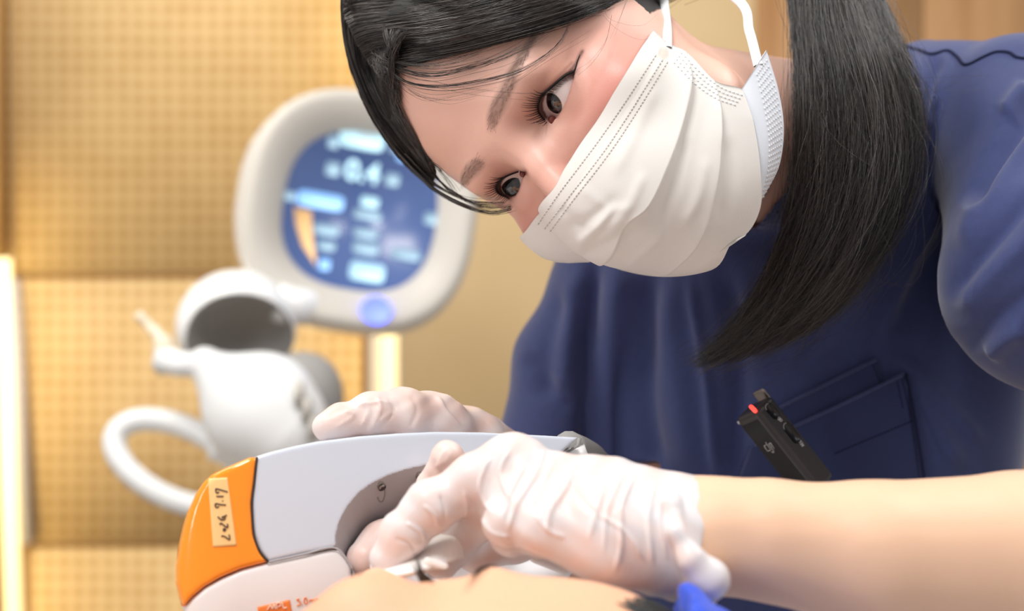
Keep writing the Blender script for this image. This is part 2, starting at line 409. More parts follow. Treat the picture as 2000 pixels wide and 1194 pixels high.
# ------------------------------------------------------------ the room
def weave_mat(name,base,dark,sx,amount,glossy=.6):
    m=D.materials.new(name); m.use_nodes=True; nt=m.node_tree; b=nt.nodes['Principled BSDF']; L=nt.links.new
    b.inputs['Roughness'].default_value=glossy; b.inputs['Specular IOR Level'].default_value=.3
    tc=nt.nodes.new('ShaderNodeTexCoord'); prev=None
    for axis in ('X','Z'):
        wv=nt.nodes.new('ShaderNodeTexWave'); wv.wave_type='BANDS'; wv.bands_direction=axis; wv.inputs['Scale'].default_value=sx; wv.inputs['Distortion'].default_value=.6; wv.inputs['Detail'].default_value=2
        L(tc.outputs['Object'],wv.inputs['Vector'])
        if prev is None: prev=wv.outputs['Fac']
        else:
            mx=nt.nodes.new('ShaderNodeMath'); mx.operation='MULTIPLY'; L(prev,mx.inputs[0]); L(wv.outputs['Fac'],mx.inputs[1]); prev=mx.outputs[0]
    n=nt.nodes.new('ShaderNodeTexNoise'); n.inputs['Scale'].default_value=9; n.inputs['Detail'].default_value=5; L(tc.outputs['Object'],n.inputs['Vector'])
    ad=nt.nodes.new('ShaderNodeMath'); ad.operation='MULTIPLY_ADD'; L(n.outputs['Fac'],ad.inputs[0]); ad.inputs[1].default_value=.5; L(prev,ad.inputs[2])
    r=nt.nodes.new('ShaderNodeMapRange'); r.inputs[1].default_value=.1; r.inputs[2].default_value=1.1; r.inputs[3].default_value=0; r.inputs[4].default_value=amount; L(ad.outputs[0],r.inputs[0])
    x=nt.nodes.new('ShaderNodeMix'); x.data_type='RGBA'; x.inputs['A'].default_value=(*dark,1); x.inputs['B'].default_value=(*base,1); L(r.outputs[0],x.inputs['Factor']); L(x.outputs['Result'],b.inputs['Base Color'])
    return m
M['weave']=weave_mat('woven_gold_wallcover',lin(246,218,166),lin(198,158,102),10,1.0,.85)
M['weave_gap']=mat('panel_joint',lin(190,150,96),rough=.8)
M['beige']=mat('mottled_beige_plaster',lin(216,190,148),rough=.8,spec=.25,var=(5,.5,lin(206,178,136)))
def wood_mat():
    m=D.materials.new('light_brown_wood'); m.use_nodes=True; nt=m.node_tree; b=nt.nodes['Principled BSDF']; L=nt.links.new
    tc=nt.nodes.new('ShaderNodeTexCoord'); mp=nt.nodes.new('ShaderNodeMapping'); mp.inputs['Scale'].default_value=(9,9,.7); L(tc.outputs['Object'],mp.inputs['Vector'])
    n=nt.nodes.new('ShaderNodeTexNoise'); n.inputs['Scale'].default_value=2.2; n.inputs['Detail'].default_value=3; L(mp.outputs['Vector'],n.inputs['Vector'])
    r=nt.nodes.new('ShaderNodeValToRGB'); r.color_ramp.elements[0].position=.35; r.color_ramp.elements[0].color=(*lin(176,128,82),1); r.color_ramp.elements[1].position=.65; r.color_ramp.elements[1].color=(*lin(206,160,112),1)
    L(n.outputs['Fac'],r.inputs['Fac']); L(r.outputs['Color'],b.inputs['Base Color']); b.inputs['Roughness'].default_value=.5; return m
M['wood']=wood_mat()
M['tan']=mat('tan_side_panel',lin(190,150,96),rough=.7)
M['post']=mat('pale_metal_post',lin(214,206,202),rough=.35,spec=.5)
M['led']=mat('warm_light_strip',(1,.9,.55),emit=(1.0,.84,.42),estr=1.25)
M['led2']=mat('warm_light_strip_pale',(1,.9,.6),emit=(1.0,.84,.46),estr=.95)
M['floor']=mat('floor_tile',lin(190,176,158),rough=.5,var=(4,.4,lin(176,160,140)))
def block(name,x0,x1,y0,y1,z0,z1,m,parent=None,**k):
    b=MB(); b.box(((x0+x1)/2,(y0+y1)/2,(z0+z1)/2),(x1-x0)/2,(y1-y0)/2,(z1-z0)/2); return b.build(name,m,parent,smooth=False,**k)
YW=2.6; X=lambda px,d=YW:(px-CX)/F_PX*d; Z=lambda py,d=YW:CAM[2]-(py-CY)/F_PX*d
block('floor',-2.2,2.2,-.6,2.9,-.05,0,M['floor'],kind='structure')
wb=block('wall_left',X(-10),X(712),YW,YW+.08,0,2.6,M['weave_gap'],kind='structure')
wb.data.materials[0]=M['weave_gap']
for z0,z1,x0 in ((Z(533),2.6,X(24)),(Z(1056),Z(546),X(48)),(.0,Z(1068),X(62))):
    block('panel',x0,X(706),YW-.018,YW,z0,z1,M['weave'],wb)
block('wall_side',-2.2,X(-10),YW-.02,YW+.08,0,2.6,M['tan'],kind='structure')
block('trim_1',X(-60),X(21),YW-.06,YW-.021,Z(500),2.6,M['tan'],kind='structure')
tp=MB(); p0=UA([(24,545,YW-.03),(52,1062,YW-.03)]); tp.tube(p0,.014,8); tp.build('trim_2',M['post'],kind='structure')
# the two warm light strips set between the wall panels
def strip(name,pts,hw,label,m,d=.02):
    t=thing(name,(*pts[0][:2],0),label,'light')
    b=MB(); p=np.array(pts); ex=np.array([hw,0,0]); ey=np.array([0,d,0])
    V=[p[0]-ex,p[0]+ex,p[1]+ex,p[1]-ex]; V=np.array(V+[v+ey for v in V]); b.add(V,[(0,1,2,3),(7,6,5,4),(0,4,5,1),(1,5,6,2),(2,6,7,3),(3,7,4,0)])
    b.build('diffuser',m,t,smooth=False); return t
strip('light_strip',UA([(2,505,YW-.05),(26,1300,YW-.05)]),.014,'warm glowing light strip along the edge beside the pale metal post',M['led'])
t2=strip('light_strip',UA([(757,-300,YW-.02),(757,1400,YW-.02)]),.019,'warm glowing light strip in the slot below the round screen',M['led2'])
c=MB(); c.tube(UA([(733,-300,YW-.03),(733,1400,YW-.03)]),.012,8); c.build('trim_3',M['post'],kind='structure')
area('strip_glow',(X(757),YW-.10,1.35),(X(640),YW,1.35),.04,2.0,1.0,(1,.78,.36))
area('strip_glow',(X(0),YW-.14,.95),(X(180),YW,.95),.04,1.0,.7,(1,.78,.36))
wr=block('wall_right',X(784),2.2,YW-.06,YW+.05,0,2.6,M['beige'],kind='structure')
for i in range(5):
    x0=X(1480,YW-.09)+i*.34
    block('panel',x0+.002,min(x0+.338,2.2),YW-.085,YW-.06,0,2.6,M['wood'],wr)
# ------------------------------------------------------------ treatment machine with the round screen
MD=1.70; pxm=MD/F_PX
mach=thing('treatment_machine',(*U(640,1000,MD+.1)[:2],0),'white treatment machine with a rounded screen, standing before the woven wall','machine')
mn=np.array([.20,-.97,.10]); mn/=np.linalg.norm(mn)
mx_=np.cross(np.array([0,0,1.]),-mn); mx_/=np.linalg.norm(mx_); mx_=-mx_ if mx_[0]<0 else mx_
mz_=np.cross(mx_,-mn)*-1; mz_=mz_ if mz_[2]>0 else -mz_
rot=math.radians(-9); ex=mx_*math.cos(rot)+mz_*math.sin(rot); ez=-mx_*math.sin(rot)+mz_*math.cos(rot)
mc=U(708,406,MD)
def sup(a,b,n=2.6,N=72):
    t=np.linspace(0,2*np.pi,N,endpoint=False); c_,s_=np.cos(t),np.sin(t)
    return np.stack([a*np.sign(c_)*np.abs(c_)**(2/n),b*np.sign(s_)*np.abs(s_)**(2/n)],1)
def ring(a,b,dn,sx=0,sy=0,n=2.6):
    s=sup(a*pxm,b*pxm,n); return mc+(s[:,:1]+sx*pxm)*ex+(s[:,1:]+sy*pxm)*ez+mn*dn
def loops(name,rs,m,parent,cap0=False,cap1=False):
    n=len(rs[0]); V=np.concatenate(rs); Fc=[tuple(r) for r in grid_faces(len(rs),n,True)[:,::-1].tolist()]
    if cap0: Fc.append(tuple(range(n)))
    if cap1: Fc.append(tuple((len(rs)-1)*n+j for j in range(n-1,-1,-1)))
    return mesh(name,V,Fc,m,parent)
loops('screen_bezel',[ring(152,158,-.030),ring(160,166,-.022),ring(182,190,-.010),ring(205,214,-.001),ring(218,228,.0),ring(226,236,-.006)],M['mbezel'],mach)
loops('screen_housing',[ring(226,236,-.006),ring(231,241,-.022),ring(233,243,-.05),ring(232,236,-.09,-12,14),ring(222,215,-.13,-28,30),ring(190,180,-.16,-34,36),ring(120,110,-.175,-34,36)],M['mwhite'],mach,cap1=True)
def disp_mat():
    m=D.materials.new('screen_display'); m.use_nodes=True; b=m.node_tree.nodes['Principled BSDF']
    b.inputs['Base Color'].default_value=(*lin(60,78,125),1); b.inputs['Roughness'].default_value=.25
    b.inputs['Emission Color'].default_value=(*lin(84,106,150),1); b.inputs['Emission Strength'].default_value=.45; return m
M['disp']=disp_mat()
M['glyph']=mat('screen_pale_glyph',(.4,.6,.7),emit=lin(168,214,226),estr=.8)
M['glyph2']=mat('screen_blue_bar',(.3,.5,.8),emit=lin(120,178,240),estr=.9)
M['glyph3']=mat('screen_dim_glyph',(.3,.45,.55),emit=lin(128,160,186),estr=.6)
M['orange_s']=mat('screen_tan_area',(.6,.4,.2),emit=lin(206,158,100),estr=.7)
r0=ring(153,159,-.030); dsp=mesh('display',np.vstack([r0,r0-mn*.004]),[tuple(range(72))]+[(j,(j+1)%72,72+(j+1)%72,72+j) for j in range(72)],M['disp'],mach,smooth=False)
def onscreen(px,py,lift=.0012):
    o=mc-mn*.030+mn*lift; d=rays([(px,py)])[0]; t=((o-CAM)@mn)/(d@mn); return CAM+d*t
def glyph(name,x0,y0,x1,y1,m,round_=.3):
    # a small rounded bar on the display, following the screen's own tilt
    c_=onscreen((x0+x1)/2,(y0+y1)/2); a=abs(x1-x0)/2*pxm; b_=abs(y1-y0)/2*pxm
    s=sup(a,b_,5,20); V=c_+s[:,:1]*ex+s[:,1:]*ez
    mesh(name,np.vstack([V,V-mn*.0008]),[tuple(range(20))]+[(j,(j+1)%20,20+(j+1)%20,20+j) for j in range(20)],m,dsp,smooth=False)
for g in [(662,250,752,292,'glyph'),(640,266,662,290,'glyph3'),(700,262,730,272,'mwhite'),(760,286,800,300,'glyph3'),(775,300,806,316,'glyph2'),
          (636,316,664,344,'glyph3'),(752,338,780,364,'glyph3'),
          (580,376,672,408,'glyph2'),(556,374,578,392,'glyph3'),(704,384,740,406,'glyph'),(690,410,745,430,'glyph3'),
          (612,438,662,460,'glyph3'),(690,446,738,466,'glyph3'),(620,470,655,490,'glyph3'),(688,472,740,498,'glyph3'),
          (622,505,645,528,'glyph2'),(764,486,822,508,'glyph3'),(682,512,752,550,'glyph'),(828,415,858,440,'glyph3')]:
    glyph('readout_mark',*g[:4],M[g[4]])
# the tan warning area at the lower left of the display
V=np.array([onscreen(*p,.0009) for p in [(574,405),(608,412),(612,470),(618,520),(590,480),(578,440)]])
mesh('readout_area',np.vstack([V,V-mn*.0006]),[tuple(range(6))]+[(j,(j+1)%6,6+(j+1)%6,6+j) for j in range(6)],M['orange_s'],dsp,smooth=False)
fc=D.curves.new('readout','FONT'); fc.body='0.4'; fc.size=.040; fc.align_x='CENTER'; fc.align_y='CENTER'; fc.extrude=.0005; fc.offset=.0012; fc.materials.append(M['glyph'])
ft=D.objects.new('readout_text',fc); rm_=D.meshes.new_from_object(ft); D.objects.remove(ft)
ro=D.objects.new('readout_number',rm_); COL.objects.link(ro); ro.parent=dsp
from mathutils import Matrix
pos=onscreen(708,338,.002)-world_loc(dsp)
ro.matrix_local=Matrix(((ex[0],ez[0],mn[0],pos[0]),(ex[1],ez[1],mn[1],pos[1]),(ex[2],ez[2],mn[2],pos[2]),(0,0,0,1)))
# round power button
M['blue_led']=mat('blue_power_lamp',(.1,.15,1),emit=(.13,.17,1.0),estr=2.2)
def onbez(px,py,dn):
    o=mc+mn*dn; d=rays([(px,py)])[0]; t=((o-CAM)@mn)/(d@mn); return CAM+d*t
pb=onbez(735,606,.003); s=sup(30*pxm,27*pxm,2,24); V=pb+s[:,:1]*ex+s[:,1:]*ez
mesh('power_button',np.vstack([V,V-mn*.012]),[tuple(range(24))]+[(j,(j+1)%24,24+(j+1)%24,24+j) for j in range(24)],M['blue_led'],mach)
# column and base that carry the screen (behind the handpiece)
col=MB(); col.tube(UA([(625,830,MD+.02),(650,950,MD+.12),(650,1200,MD+.2)]),[.045,.05,.06],20)
col.build('column',M['mwhite'],mach)
mesh('machine_body',*surf(lambda P:smax(ell(P,U(650,1500,MD+.22),(.22,.22,.34)),-P[:,2]+.03,.01),U(300,1950,MD)-np.array([0,.2,.1]),U(980,1000,MD+.4)+np.array([.1,.3,.1]),.012),M['mwhite'],mach)
# holder hood, neck, docked handle and ring
def split_mesh(name,V,Q,mask,m1,m2,parent,**k):
    return mesh(name,V,Q,[m1,m2],parent,mi=mask.astype(int),**k)
hd=1.66
hc=U(462,640,hd)
hood=lambda P:smax(smax(ell(P,hc,(.080,.085,.078)),-ell(P,U(470,668,hd-.05),(.068,.10,.062)),.006),(Z(700,hd)-P[:,2]),.008)
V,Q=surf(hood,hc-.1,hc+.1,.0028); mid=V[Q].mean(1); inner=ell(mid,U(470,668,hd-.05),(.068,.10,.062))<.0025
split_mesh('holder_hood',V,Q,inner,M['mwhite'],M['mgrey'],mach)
arm=MB(); arm.tube(spline(UA([(540,590,hd+.01),(590,600,hd+.03),(640,590,hd+.10)]),10),.026,14); arm.build('holder_arm',M['mwhite'],mach)
dock=thing('docked_handle',tuple(U(540,860,1.56)),'white docked handle with a cream nozzle, below the grey hood of the machine','handle')
hb=lambda P:smin(ell(P,U(510,800,1.56),(.072,.06,.074),np.array([[.8,0,.6],[0,1,0],[-.6,0,.8]])),cap(P,U(400,712,1.55),U(560,850,1.56),.022,.055),.03)
mesh('handle_body',*surf(hb,U(330,950,1.56)-np.array([.02,.12,.08]),U(700,640,1.56)+np.array([.02,.12,.02]),.003),M['mwhite'],dock)
mesh('neck_shroud',*surf(lambda P:ell(P,U(570,800,1.60),(.062,.05,.078),np.array([[.85,0,.5],[0,1,0],[-.5,0,.85]])),U(430,960,1.6)-np.array([.02,.1,.02]),U(720,640,1.6)+np.array([.02,.1,.02]),.003),M['mgrey'],mach)
for q in ((585,770),(600,800),(612,835)):
    b=MB(); b.box(U(q[0],q[1],1.515),.005,.008,.014); b.build('handle_clip',M['mbezel'],dock,smooth=False)
b=MB(); b.tube(UA([(318,700,1.57),(350,712,1.56),(400,712,1.55)]),[.020,.016,.016],14); b.build('handle_neck',M['mwhite'],dock)
b=MB(); b.tube(spline(UA([(268,612,1.58),(295,640,1.58),(318,668,1.57),(322,700,1.57),(330,730,1.57)]),14),[.006]*4+[.008]*3+[.014]*7,12); b.build('nozzle',M['cream'],dock)
th=np.linspace(0,2*np.pi,49)[:-1]; mj=np.array([.90,.0,-.43]); mi_=np.array([.36,.35,.86])
rc=U(352,905,1.6); Rp=np.array([rc+mj*.092*math.cos(a)+mi_*.046*math.sin(a) for a in th]); Rp=np.vstack([Rp,Rp[:1]])
b=MB(); b.tube(Rp,.0155,12,False); b.build('holder_ring',M['mwhite'],mach)
b=MB(); b.tube(spline(UA([(420,860,1.6),(500,890,1.62),(640,930,1.8)]),10),.026,12); b.build('ring_arm',M['mwhite'],mach)
# ------------------------------------------------------------ the practitioner
prac=thing('person',(*PELV[:2],0),'person in navy scrubs and white face mask leaning over the patient, dark hair tied back','person')
neckf=lambda P,sh=0:cap(P,from_head(NECK_A),U(1680,300,.90),.054-sh,.058-sh)
FOREL=[U(2300,1095,.63),U(2000,1092,.575),U(1700,1088,.572),U(1500,1055,.573),U(1400,1046,.575),U(1335,1036,.580)]; FOREL_R=[.046,.040,.0345,.0275,.0262,.0245]
# her left hand (nearest the camera): palm, index pressing down, other fingers folded under
def hand_l(P):
    d=chain(P,[U(1345,1040,.580),U(1180,995,.590),U(1010,925,.600)],[.0245,.0245,.0140],.006)
    d=smin(d,chain(P,[U(1335,1055,.575),U(1170,1030,.578),U(1020,985,.585)],[.0235,.0215,.0155],.006),.014)
    d=smin(d,chain(P,[U(1320,1075,.568),U(1200,1060,.565),U(1060,1025,.570)],[.0210,.0175,.0115],.006),.012)
    d=smin(d,ell(P,U(1000,892,.600),(.012,.012,.0085)),.010)
    idx=chain(P,[U(1000,912,.600),U(925,940,.600),U(846,992,.597),U(788,1043,.594),U(757,1090,.592)],[.0145,.0122,.0112,.0108,.0088],.005)
    idx=smin(idx,ell(P,U(838,985,.595),(.0118,.011,.011)),.006)
    d=smin(d,idx,.009)
    mid=chain(P,[U(1010,975,.590),U(935,1010,.615),U(885,1062,.620),U(862,1098,.612)],[.0130,.0110,.0105,.0088],.005)
    d=smin(d,mid,.005)
    rin=chain(P,[U(1050,1005,.578),U(990,1022,.576),U(1000,1045,.592),U(1045,1055,.605)],[.0125,.0105,.0098,.0090],.005)
    d=smin(d,rin,.004)
    pin=chain(P,[U(1090,1025,.568),U(1055,1036,.568),U(1055,1052,.585),U(1090,1058,.597)],[.0112,.0098,.0085,.0078],.005)
    d=smin(d,pin,.004)
    thb=chain(P,[U(1240,1000,.605),U(1120,1010,.630),U(1010,1050,.640),U(930,1085,.632)],[.018,.0145,.0118,.0095],.006)
    return smin(d,thb,.008)
# her right hand: thumb laid over the top of the handpiece, fingers through the grip
def hand_r(P):
    d=chain(P,[U(990,925,.80),U(905,880,.745),U(838,838,.705)],[.023,.0245,.0190],.006)
    d=smin(d,chain(P,[U(900,905,.745),U(850,940,.715)],[.028,.022]),.014)
    d=smin(d,chain(P,[U(850,838,.705),U(785,812,.682),U(722,814,.672),U(668,824,.664),U(638,834,.660)],[.0178,.0150,.0108,.0092,.0078],.005),.012)
    d=smin(d,ell(P,U(728,808,.671),(.0115,.011,.0112)),.006)
    d=smin(d,chain(P,[U(900,960,.725),U(856,1010,.672),U(853,955,.637),U(874,892,.628)],[.016,.0112,.0100,.0084],.005),.006)
    d=smin(d,chain(P,[U(950,960,.735),U(935,1000,.672),U(928,950,.640),U(928,906,.632)],[.015,.0105,.0088,.0062],.005),.005)
    d=smin(d,chain(P,[U(880,990,.730),U(800,1040,.680),U(748,1062,.652),U(712,1092,.645)],[.016,.0128,.0118,.0095],.005),.006)
    return smin(d,chain(P,[U(860,1000,.735),U(790,1090,.690),U(740,1120,.660),U(712,1140,.652)],[.015,.0118,.0105,.009],.005),.005)
FORER=[U(1085,1060,.97),U(1035,1000,.88),U(992,930,.80)]; FORER_R=[.038,.032,.0225]
def near(f,P,c,r):
    """f where P lies within a bounding sphere, a safe positive distance elsewhere"""
    d=np.linalg.norm(P-c,axis=1)-r; out=np.maximum(d,.02)+.03; m=d<.02
    if m.any(): out[m]=f(P[m])
    return out
HEADC=from_head((0,-.075,.01))
def body_f(P):
    d=near(head_w,P,HEADC,.185); d=smin(d,neckf(P),.02*HS)
    d=smin(d,near(lambda p:tunic0(p,.020),P,U(1600,900,.85),.62),.012)
    d=smin(d,chain(P,[ARM_L[1],U(2160,560,.74),U(2330,760,.69),FOREL[0]],[.042,.042,.042,.044],.01),.02)
    d=smin(d,chain(P,FOREL,FOREL_R,.006),.012)
    d=smin(d,near(lambda p:hand_l(p)+.0014,P,U(1050,1030,.59),.13),.006)
    d=smin(d,chain(P,[ARM_R[1],FORER[0]],[.040,.036]),.015); d=smin(d,chain(P,FORER,FORER_R,.006),.01)
    return smin(d,near(lambda p:hand_r(p)+.0014,P,U(820,950,.70),.13),.006)
def axis_(lo,hi,h,flo,fhi,fh):
    a=list(np.arange(lo,flo,h)); a+=list(np.arange(flo,fhi,fh)); a+=list(np.arange(fhi,hi+h,h)); return np.array(a)
AX=[axis_(-.16,.42,.0045,-.085,.075,.00075),axis_(.50,1.12,.0045,.625,.745,.00075),axis_(.62,1.47,.0045,1.255,1.45,.00075)]
V,Q=surf(body_f,None,None,axes=AX)
# --- skin colours (complexion, blush, eye make-up, brow powder, hair roots) as a tint attribute
def skin_tint(V):
    q=to_head(V); x,z=q[:,0],q[:,2]; n=len(V)
    c=np.tile(np.array(lin(236,190,170)),(n,1))
    def mixc(col,wt): 
        nonlocal c; wt=np.clip(wt,0,1)[:,None]; c=c*(1-wt)+np.array(lin(*col))*wt
    front=1/(1+np.exp(-(q[:,1]+.06)/.008)); ax=np.abs(x)
    face=(np.linalg.norm(q-np.array([0,-.05,0]),axis=1)<.17)
    mixc((232,186,172),.6*face*front)
    mixc((214,128,116),.62*front*gs(ax-.047,.024)*gs(z+.030,.022))
    mixc((206,120,112),.35*front*gs(ax-.066,.02)*gs(z+.018,.03))
    mixc((222,140,126),.25*front*gs(x,.018)*gs(z+.02,.015))
    mixc((186,118,92),.55*front*gs(ax-.034,.020)*gs(z-.010,.0075))
    mixc((176,116,98),.35*front*gs(ax-.017,.008)*gs(z-.008,.010))
    mixc((196,130,112),.4*front*gs(ax-.030,.016)*gs(z+.0125,.004))
    for s in (1,-1):
        m=(q[:,1]>-.045)&(np.abs(x-s*.0315)<.03)&(np.abs(z)<.026)
        g=np.full(n,.05); g[m]=poly_sd(q[m][:,[0,2]],LIDP[s])
        P_=LIDP[s]; k=len(P_); up=P_[2:12] if s<0 else P_[0:10]; lo=P_[11:18] if s<0 else P_[9:14]
        du=np.full(n,.05); du[m]=line_d(q[m][:,[0,2]],up); dl=np.full(n,.05); dl[m]=line_d(q[m][:,[0,2]],lo)
        mixc((54,30,28),.95*gs(du,.0011)*m); mixc((120,70,60),.55*gs(du,.0028)*m)
        mixc((150,90,82),.55*gs(dl,.0010)*m)
        inn=P_[0]; di=np.full(n,.05); di[m]=np.linalg.norm(q[m][:,[0,2]]-inn,axis=1)
        mixc((214,184,178),np.clip((-.0003-g)/.0006,0,1)*m)
        mixc((150,66,60),.9*gs(di,.0048)*m*np.clip((-.0002-g)/.0005,0,1))
        # lash-line wing towards the temple
        if s<0:
            wing=wing_l; dw=np.full(n,.05); dw[m]=line_d(q[m][:,[0,2]],wing); mixc((92,48,42),.85*gs(dw,.0010)*m)
            cr=np.full(n,.05); cr[m]=line_d(q[m][:,[0,2]],crease_l); mixc((150,88,70),.55*gs(cr,.0007)*m)
    for pl,wd,st in ((brow_n,brow_w,.62),(brow_f,brow_wf,.62)):
        m=(q[:,1]>-.06)&(z>.005)&(z<.05); sd=np.full(n,.05); fr=np.zeros(n)
        if m.any(): a,b=line_sd(q[m][:,[0,2]],pl); sd[m]=np.abs(a); fr[m]=b
        wid=np.interp(fr,[0,.12,.3,.6,1],[.55,.85,1.0,.85,.35])*wd
        mixc((122,96,86),st*np.clip((wid-sd)/(wid*.6),0,1)*np.clip(fr/.12+.15,0,1)*m)
    # scalp under the hair
    pr=PX(V); hs=poly_sd(pr,HAIR_SKIN); near=(np.linalg.norm(q-np.array([0,-.085,.03]),axis=1)<.16)
    back=(q[:,1]<-.075)&(q[:,2]>-.01)
    mixc((26,22,22),near*np.clip((3-hs)/6,0,1)*(q[:,2]>.03)*(q[:,1]>-.1)); mixc((26,22,22),(near&back)*1.0)
    arm_=(V[:,1]<.69)&(V[:,0]>.05)&(V[:,2]<1.16)
    mixc((238,196,164),arm_*.9)
    return c
hp=lambda pix:to_head(cast(lambda P:head_base(to_head(P))*HS,pix)[0])
brow_n=hp([(956,254),(966,222),(984,188),(1006,140),(1030,92),(1054,52)])[:,[0,2]]; brow_w=.0060
brow_f=hp([(942,312),(925,328),(912,344),(904,360)])[:,[0,2]]; brow_wf=.0058
wing_l=hp([(1108,144),(1120,128),(1128,112),(1133,104)])[:,[0,2]]; crease_l=hp([(1056,182),(1072,165),(1092,146),(1112,126)])[:,[0,2]]
HAIR_SKIN=[(560,-300),(560,380),(760,330),(846,352),(838,316),(800,262),(778,215),(768,160),(780,132),(850,116),(930,98),(1005,76),(1085,50),(1160,22),(1225,-5),(1290,-60),(1300,-300)]
body=mesh('body',V,Q,M['skin'],prac,col=skin_tint(V))
# --- eyes
def eye_mat(name):
    m=D.materials.new(name); m.use_nodes=True; nt=m.node_tree; b=nt.nodes['Principled BSDF']; L=nt.links.new
    a=nt.nodes.new('ShaderNodeAttribute'); a.attribute_name='tint'; L(a.outputs['Color'],b.inputs['Base Color'])
    b.inputs['Roughness'].default_value=.06; b.inputs['Specular IOR Level'].default_value=.6; b.inputs['Coat Weight'].default_value=.7; b.inputs['Coat Roughness'].default_value=.02; return m
M['eye']=eye_mat('glossy_eye')
def make_eye(s,iris_px,ri):
    c=from_head(EYES[s]); R=EYE_R*HS; P,_=cast(lambda p:np.linalg.norm(p-c,axis=1)-R,[iris_px],step=1.0)
    g=P[0]-c; g/=np.linalg.norm(g); u=np.cross(g,[0,0,1.]); u/=np.linalg.norm(u); v=np.cross(g,u)
    na,nr=72,90; th=np.concatenate([np.linspace(0,.52,60),np.linspace(.54,math.pi-.02,nr-60)]); ph=np.linspace(0,2*np.pi,na,endpoint=False)
    rad=R*(1+.018*np.exp(-(th/.34)**4))
    Vv=c+rad[:,None,None]*(np.cos(th)[:,None,None]*g+np.sin(th)[:,None,None]*(np.cos(ph)[None,:,None]*u+np.sin(ph)[None,:,None]*v))
    Vv=Vv.reshape(-1,3); T_=np.repeat(th,na); A=np.tile(ph,nr)
    k=T_/ri
    fib=.5+.5*np.sin(A*31+2*np.sin(A*7)); fib2=.5+.5*np.sin(A*13+1.7)
    iris=np.stack([np.array(lin(62,57,60))[i]*(.45+.7*fib*fib2) for i in range(3)],1)
    iris=iris*(1-.55*np.clip((k-.55)/.25,0,1))[:,None]
    lim=np.clip((k-.78)/.10,0,1)[:,None]; iris=iris*(1-lim)+np.array(lin(26,21,22))*lim
    pup=np.clip((k-.36)/.05,0,1)[:,None]; iris=iris*pup+np.array(lin(8,7,8))*(1-pup)
    scl=np.tile(np.array(lin(232,214,210)),(len(Vv),1)); sc=np.clip((k-.97)/.09,0,1)[:,None]
    pink=np.clip((T_-.85)/.5,0,1)[:,None]; scl=scl*(1-.5*pink)+np.array(lin(205,150,146))*.5*pink
    colr=iris*(1-sc)+scl*sc
    return mesh('eye',Vv,grid_faces(nr,na,True),M['eye'],prac,col=colr)
make_eye(-1,NEAR_IRIS,.43); make_eye(1,FAR_IRIS,.48)
# --- lashes
def lashes(name,roots,ctrl,parent,r=.00016,m=None):
    """each lash: root pixel on the lid, bend and tip pixels with lift towards the viewer"""
    P=[]
    for rt,bd,tp in zip(roots,*ctrl): P.append(spline(np.array([rt,bd,tp]),9))
    Vl,Ql=strands(np.array(P),r,.2); return mesh(name,Vl,Ql,m or M['lash'],parent)
hw=lambda pix,off=0.0:cast(lambda P:head_w(P,False)-off,pix)[0]
def lid_pts(s,pix,off=0.0): return cast(lambda P:head_w(P,True,False)-off,pix)[0]
def lash_set(s,up,tips,n,spread):
    U_=spline(np.array(up,float),n); T_=spline(np.array(tips,float),n)
    T_=T_+RNG.normal(0,spread,(n,2)); R_=lid_pts(s,U_,-.0002)
    B_=lid_pts(s,U_*.45+T_*.55+np.array([0,1.5]),.0035); E_=lid_pts(s,T_,.0055)
    return R_,B_,E_
up_n=[(1068,238),(1060.6,232),(1053,220),(1051,208),(1054.6,194.6),(1060.6,184)]
tp_n=[(1058,246),(1030,237),(1024,229),(1021,208),(1030,192),(1044,177)]
Rl,Bl,El=lash_set(-1,up_n,tp_n,17,2.2); lashes('eyelashes',Rl,(Bl,El),prac,.00025)
up_o=[(1058,188),(1069.7,176.5),(1080,167.5),(1092,157),(1106,146),(1119,140)]
tp_o=[(1072,182),(1080,181),(1092,172),(1103,161),(1112,154),(1122,146)]
Rl,Bl,El=lash_set(-1,up_o,tp_o,30,1.8); lashes('eyelashes',Rl,(Bl,El),prac,.00016)
up_f=[(994.3,342),(981.3,349),(972.5,358.8),(969.3,367.5),(971.5,375),(978,380.6),(989,383.9),(994,388)]
tp_f=[(972,348),(958,352),(948,359),(944,371),(950,386),(962,394),(976,396),(984,395)]
Rl,Bl,El=lash_set(1,up_f,tp_f,18,2.2); lashes('eyelashes',Rl,(Bl,El),prac,.00022)
def liner(s,pix,r,name):
    p=lid_pts(s,spline(np.array(pix,float),36),-.0002); w_=np.sin(np.linspace(.25,2.9,36))**.5; b=MB(); b.tube(p,r*w_,6); b.build(name,M['lash'],prac)
liner(-1,[(1064,235),(1053.5,221),(1051,208),(1054.6,194.6),(1060.6,184),(1069.7,176.5),(1080,167.5),(1092,157),(1106,146),(1121,139),(1128,120),(1133,107)],.00075,'eyeliner')
liner(1,[(1012,336),(994.3,342),(981.3,349),(972.5,358.8),(969.3,367.5),(971.5,375),(978,380.6),(989,385),(996,389)],.00075,'eyeliner')
M['duct']=mat('tear_duct_skin',lin(116,54,50),rough=.4,spec=.5,sss=.2)
for s,px_ in ((-1,(1078,234)),(1,(1022,339))):
    cd=lid_pts(s,[px_],-.0022)[0]; mesh('tear_duct',*surf(lambda P:ell(P,cd,(.0022,.0022,.0024)),cd-.004,cd+.004,.0004),M['duct'],prac)
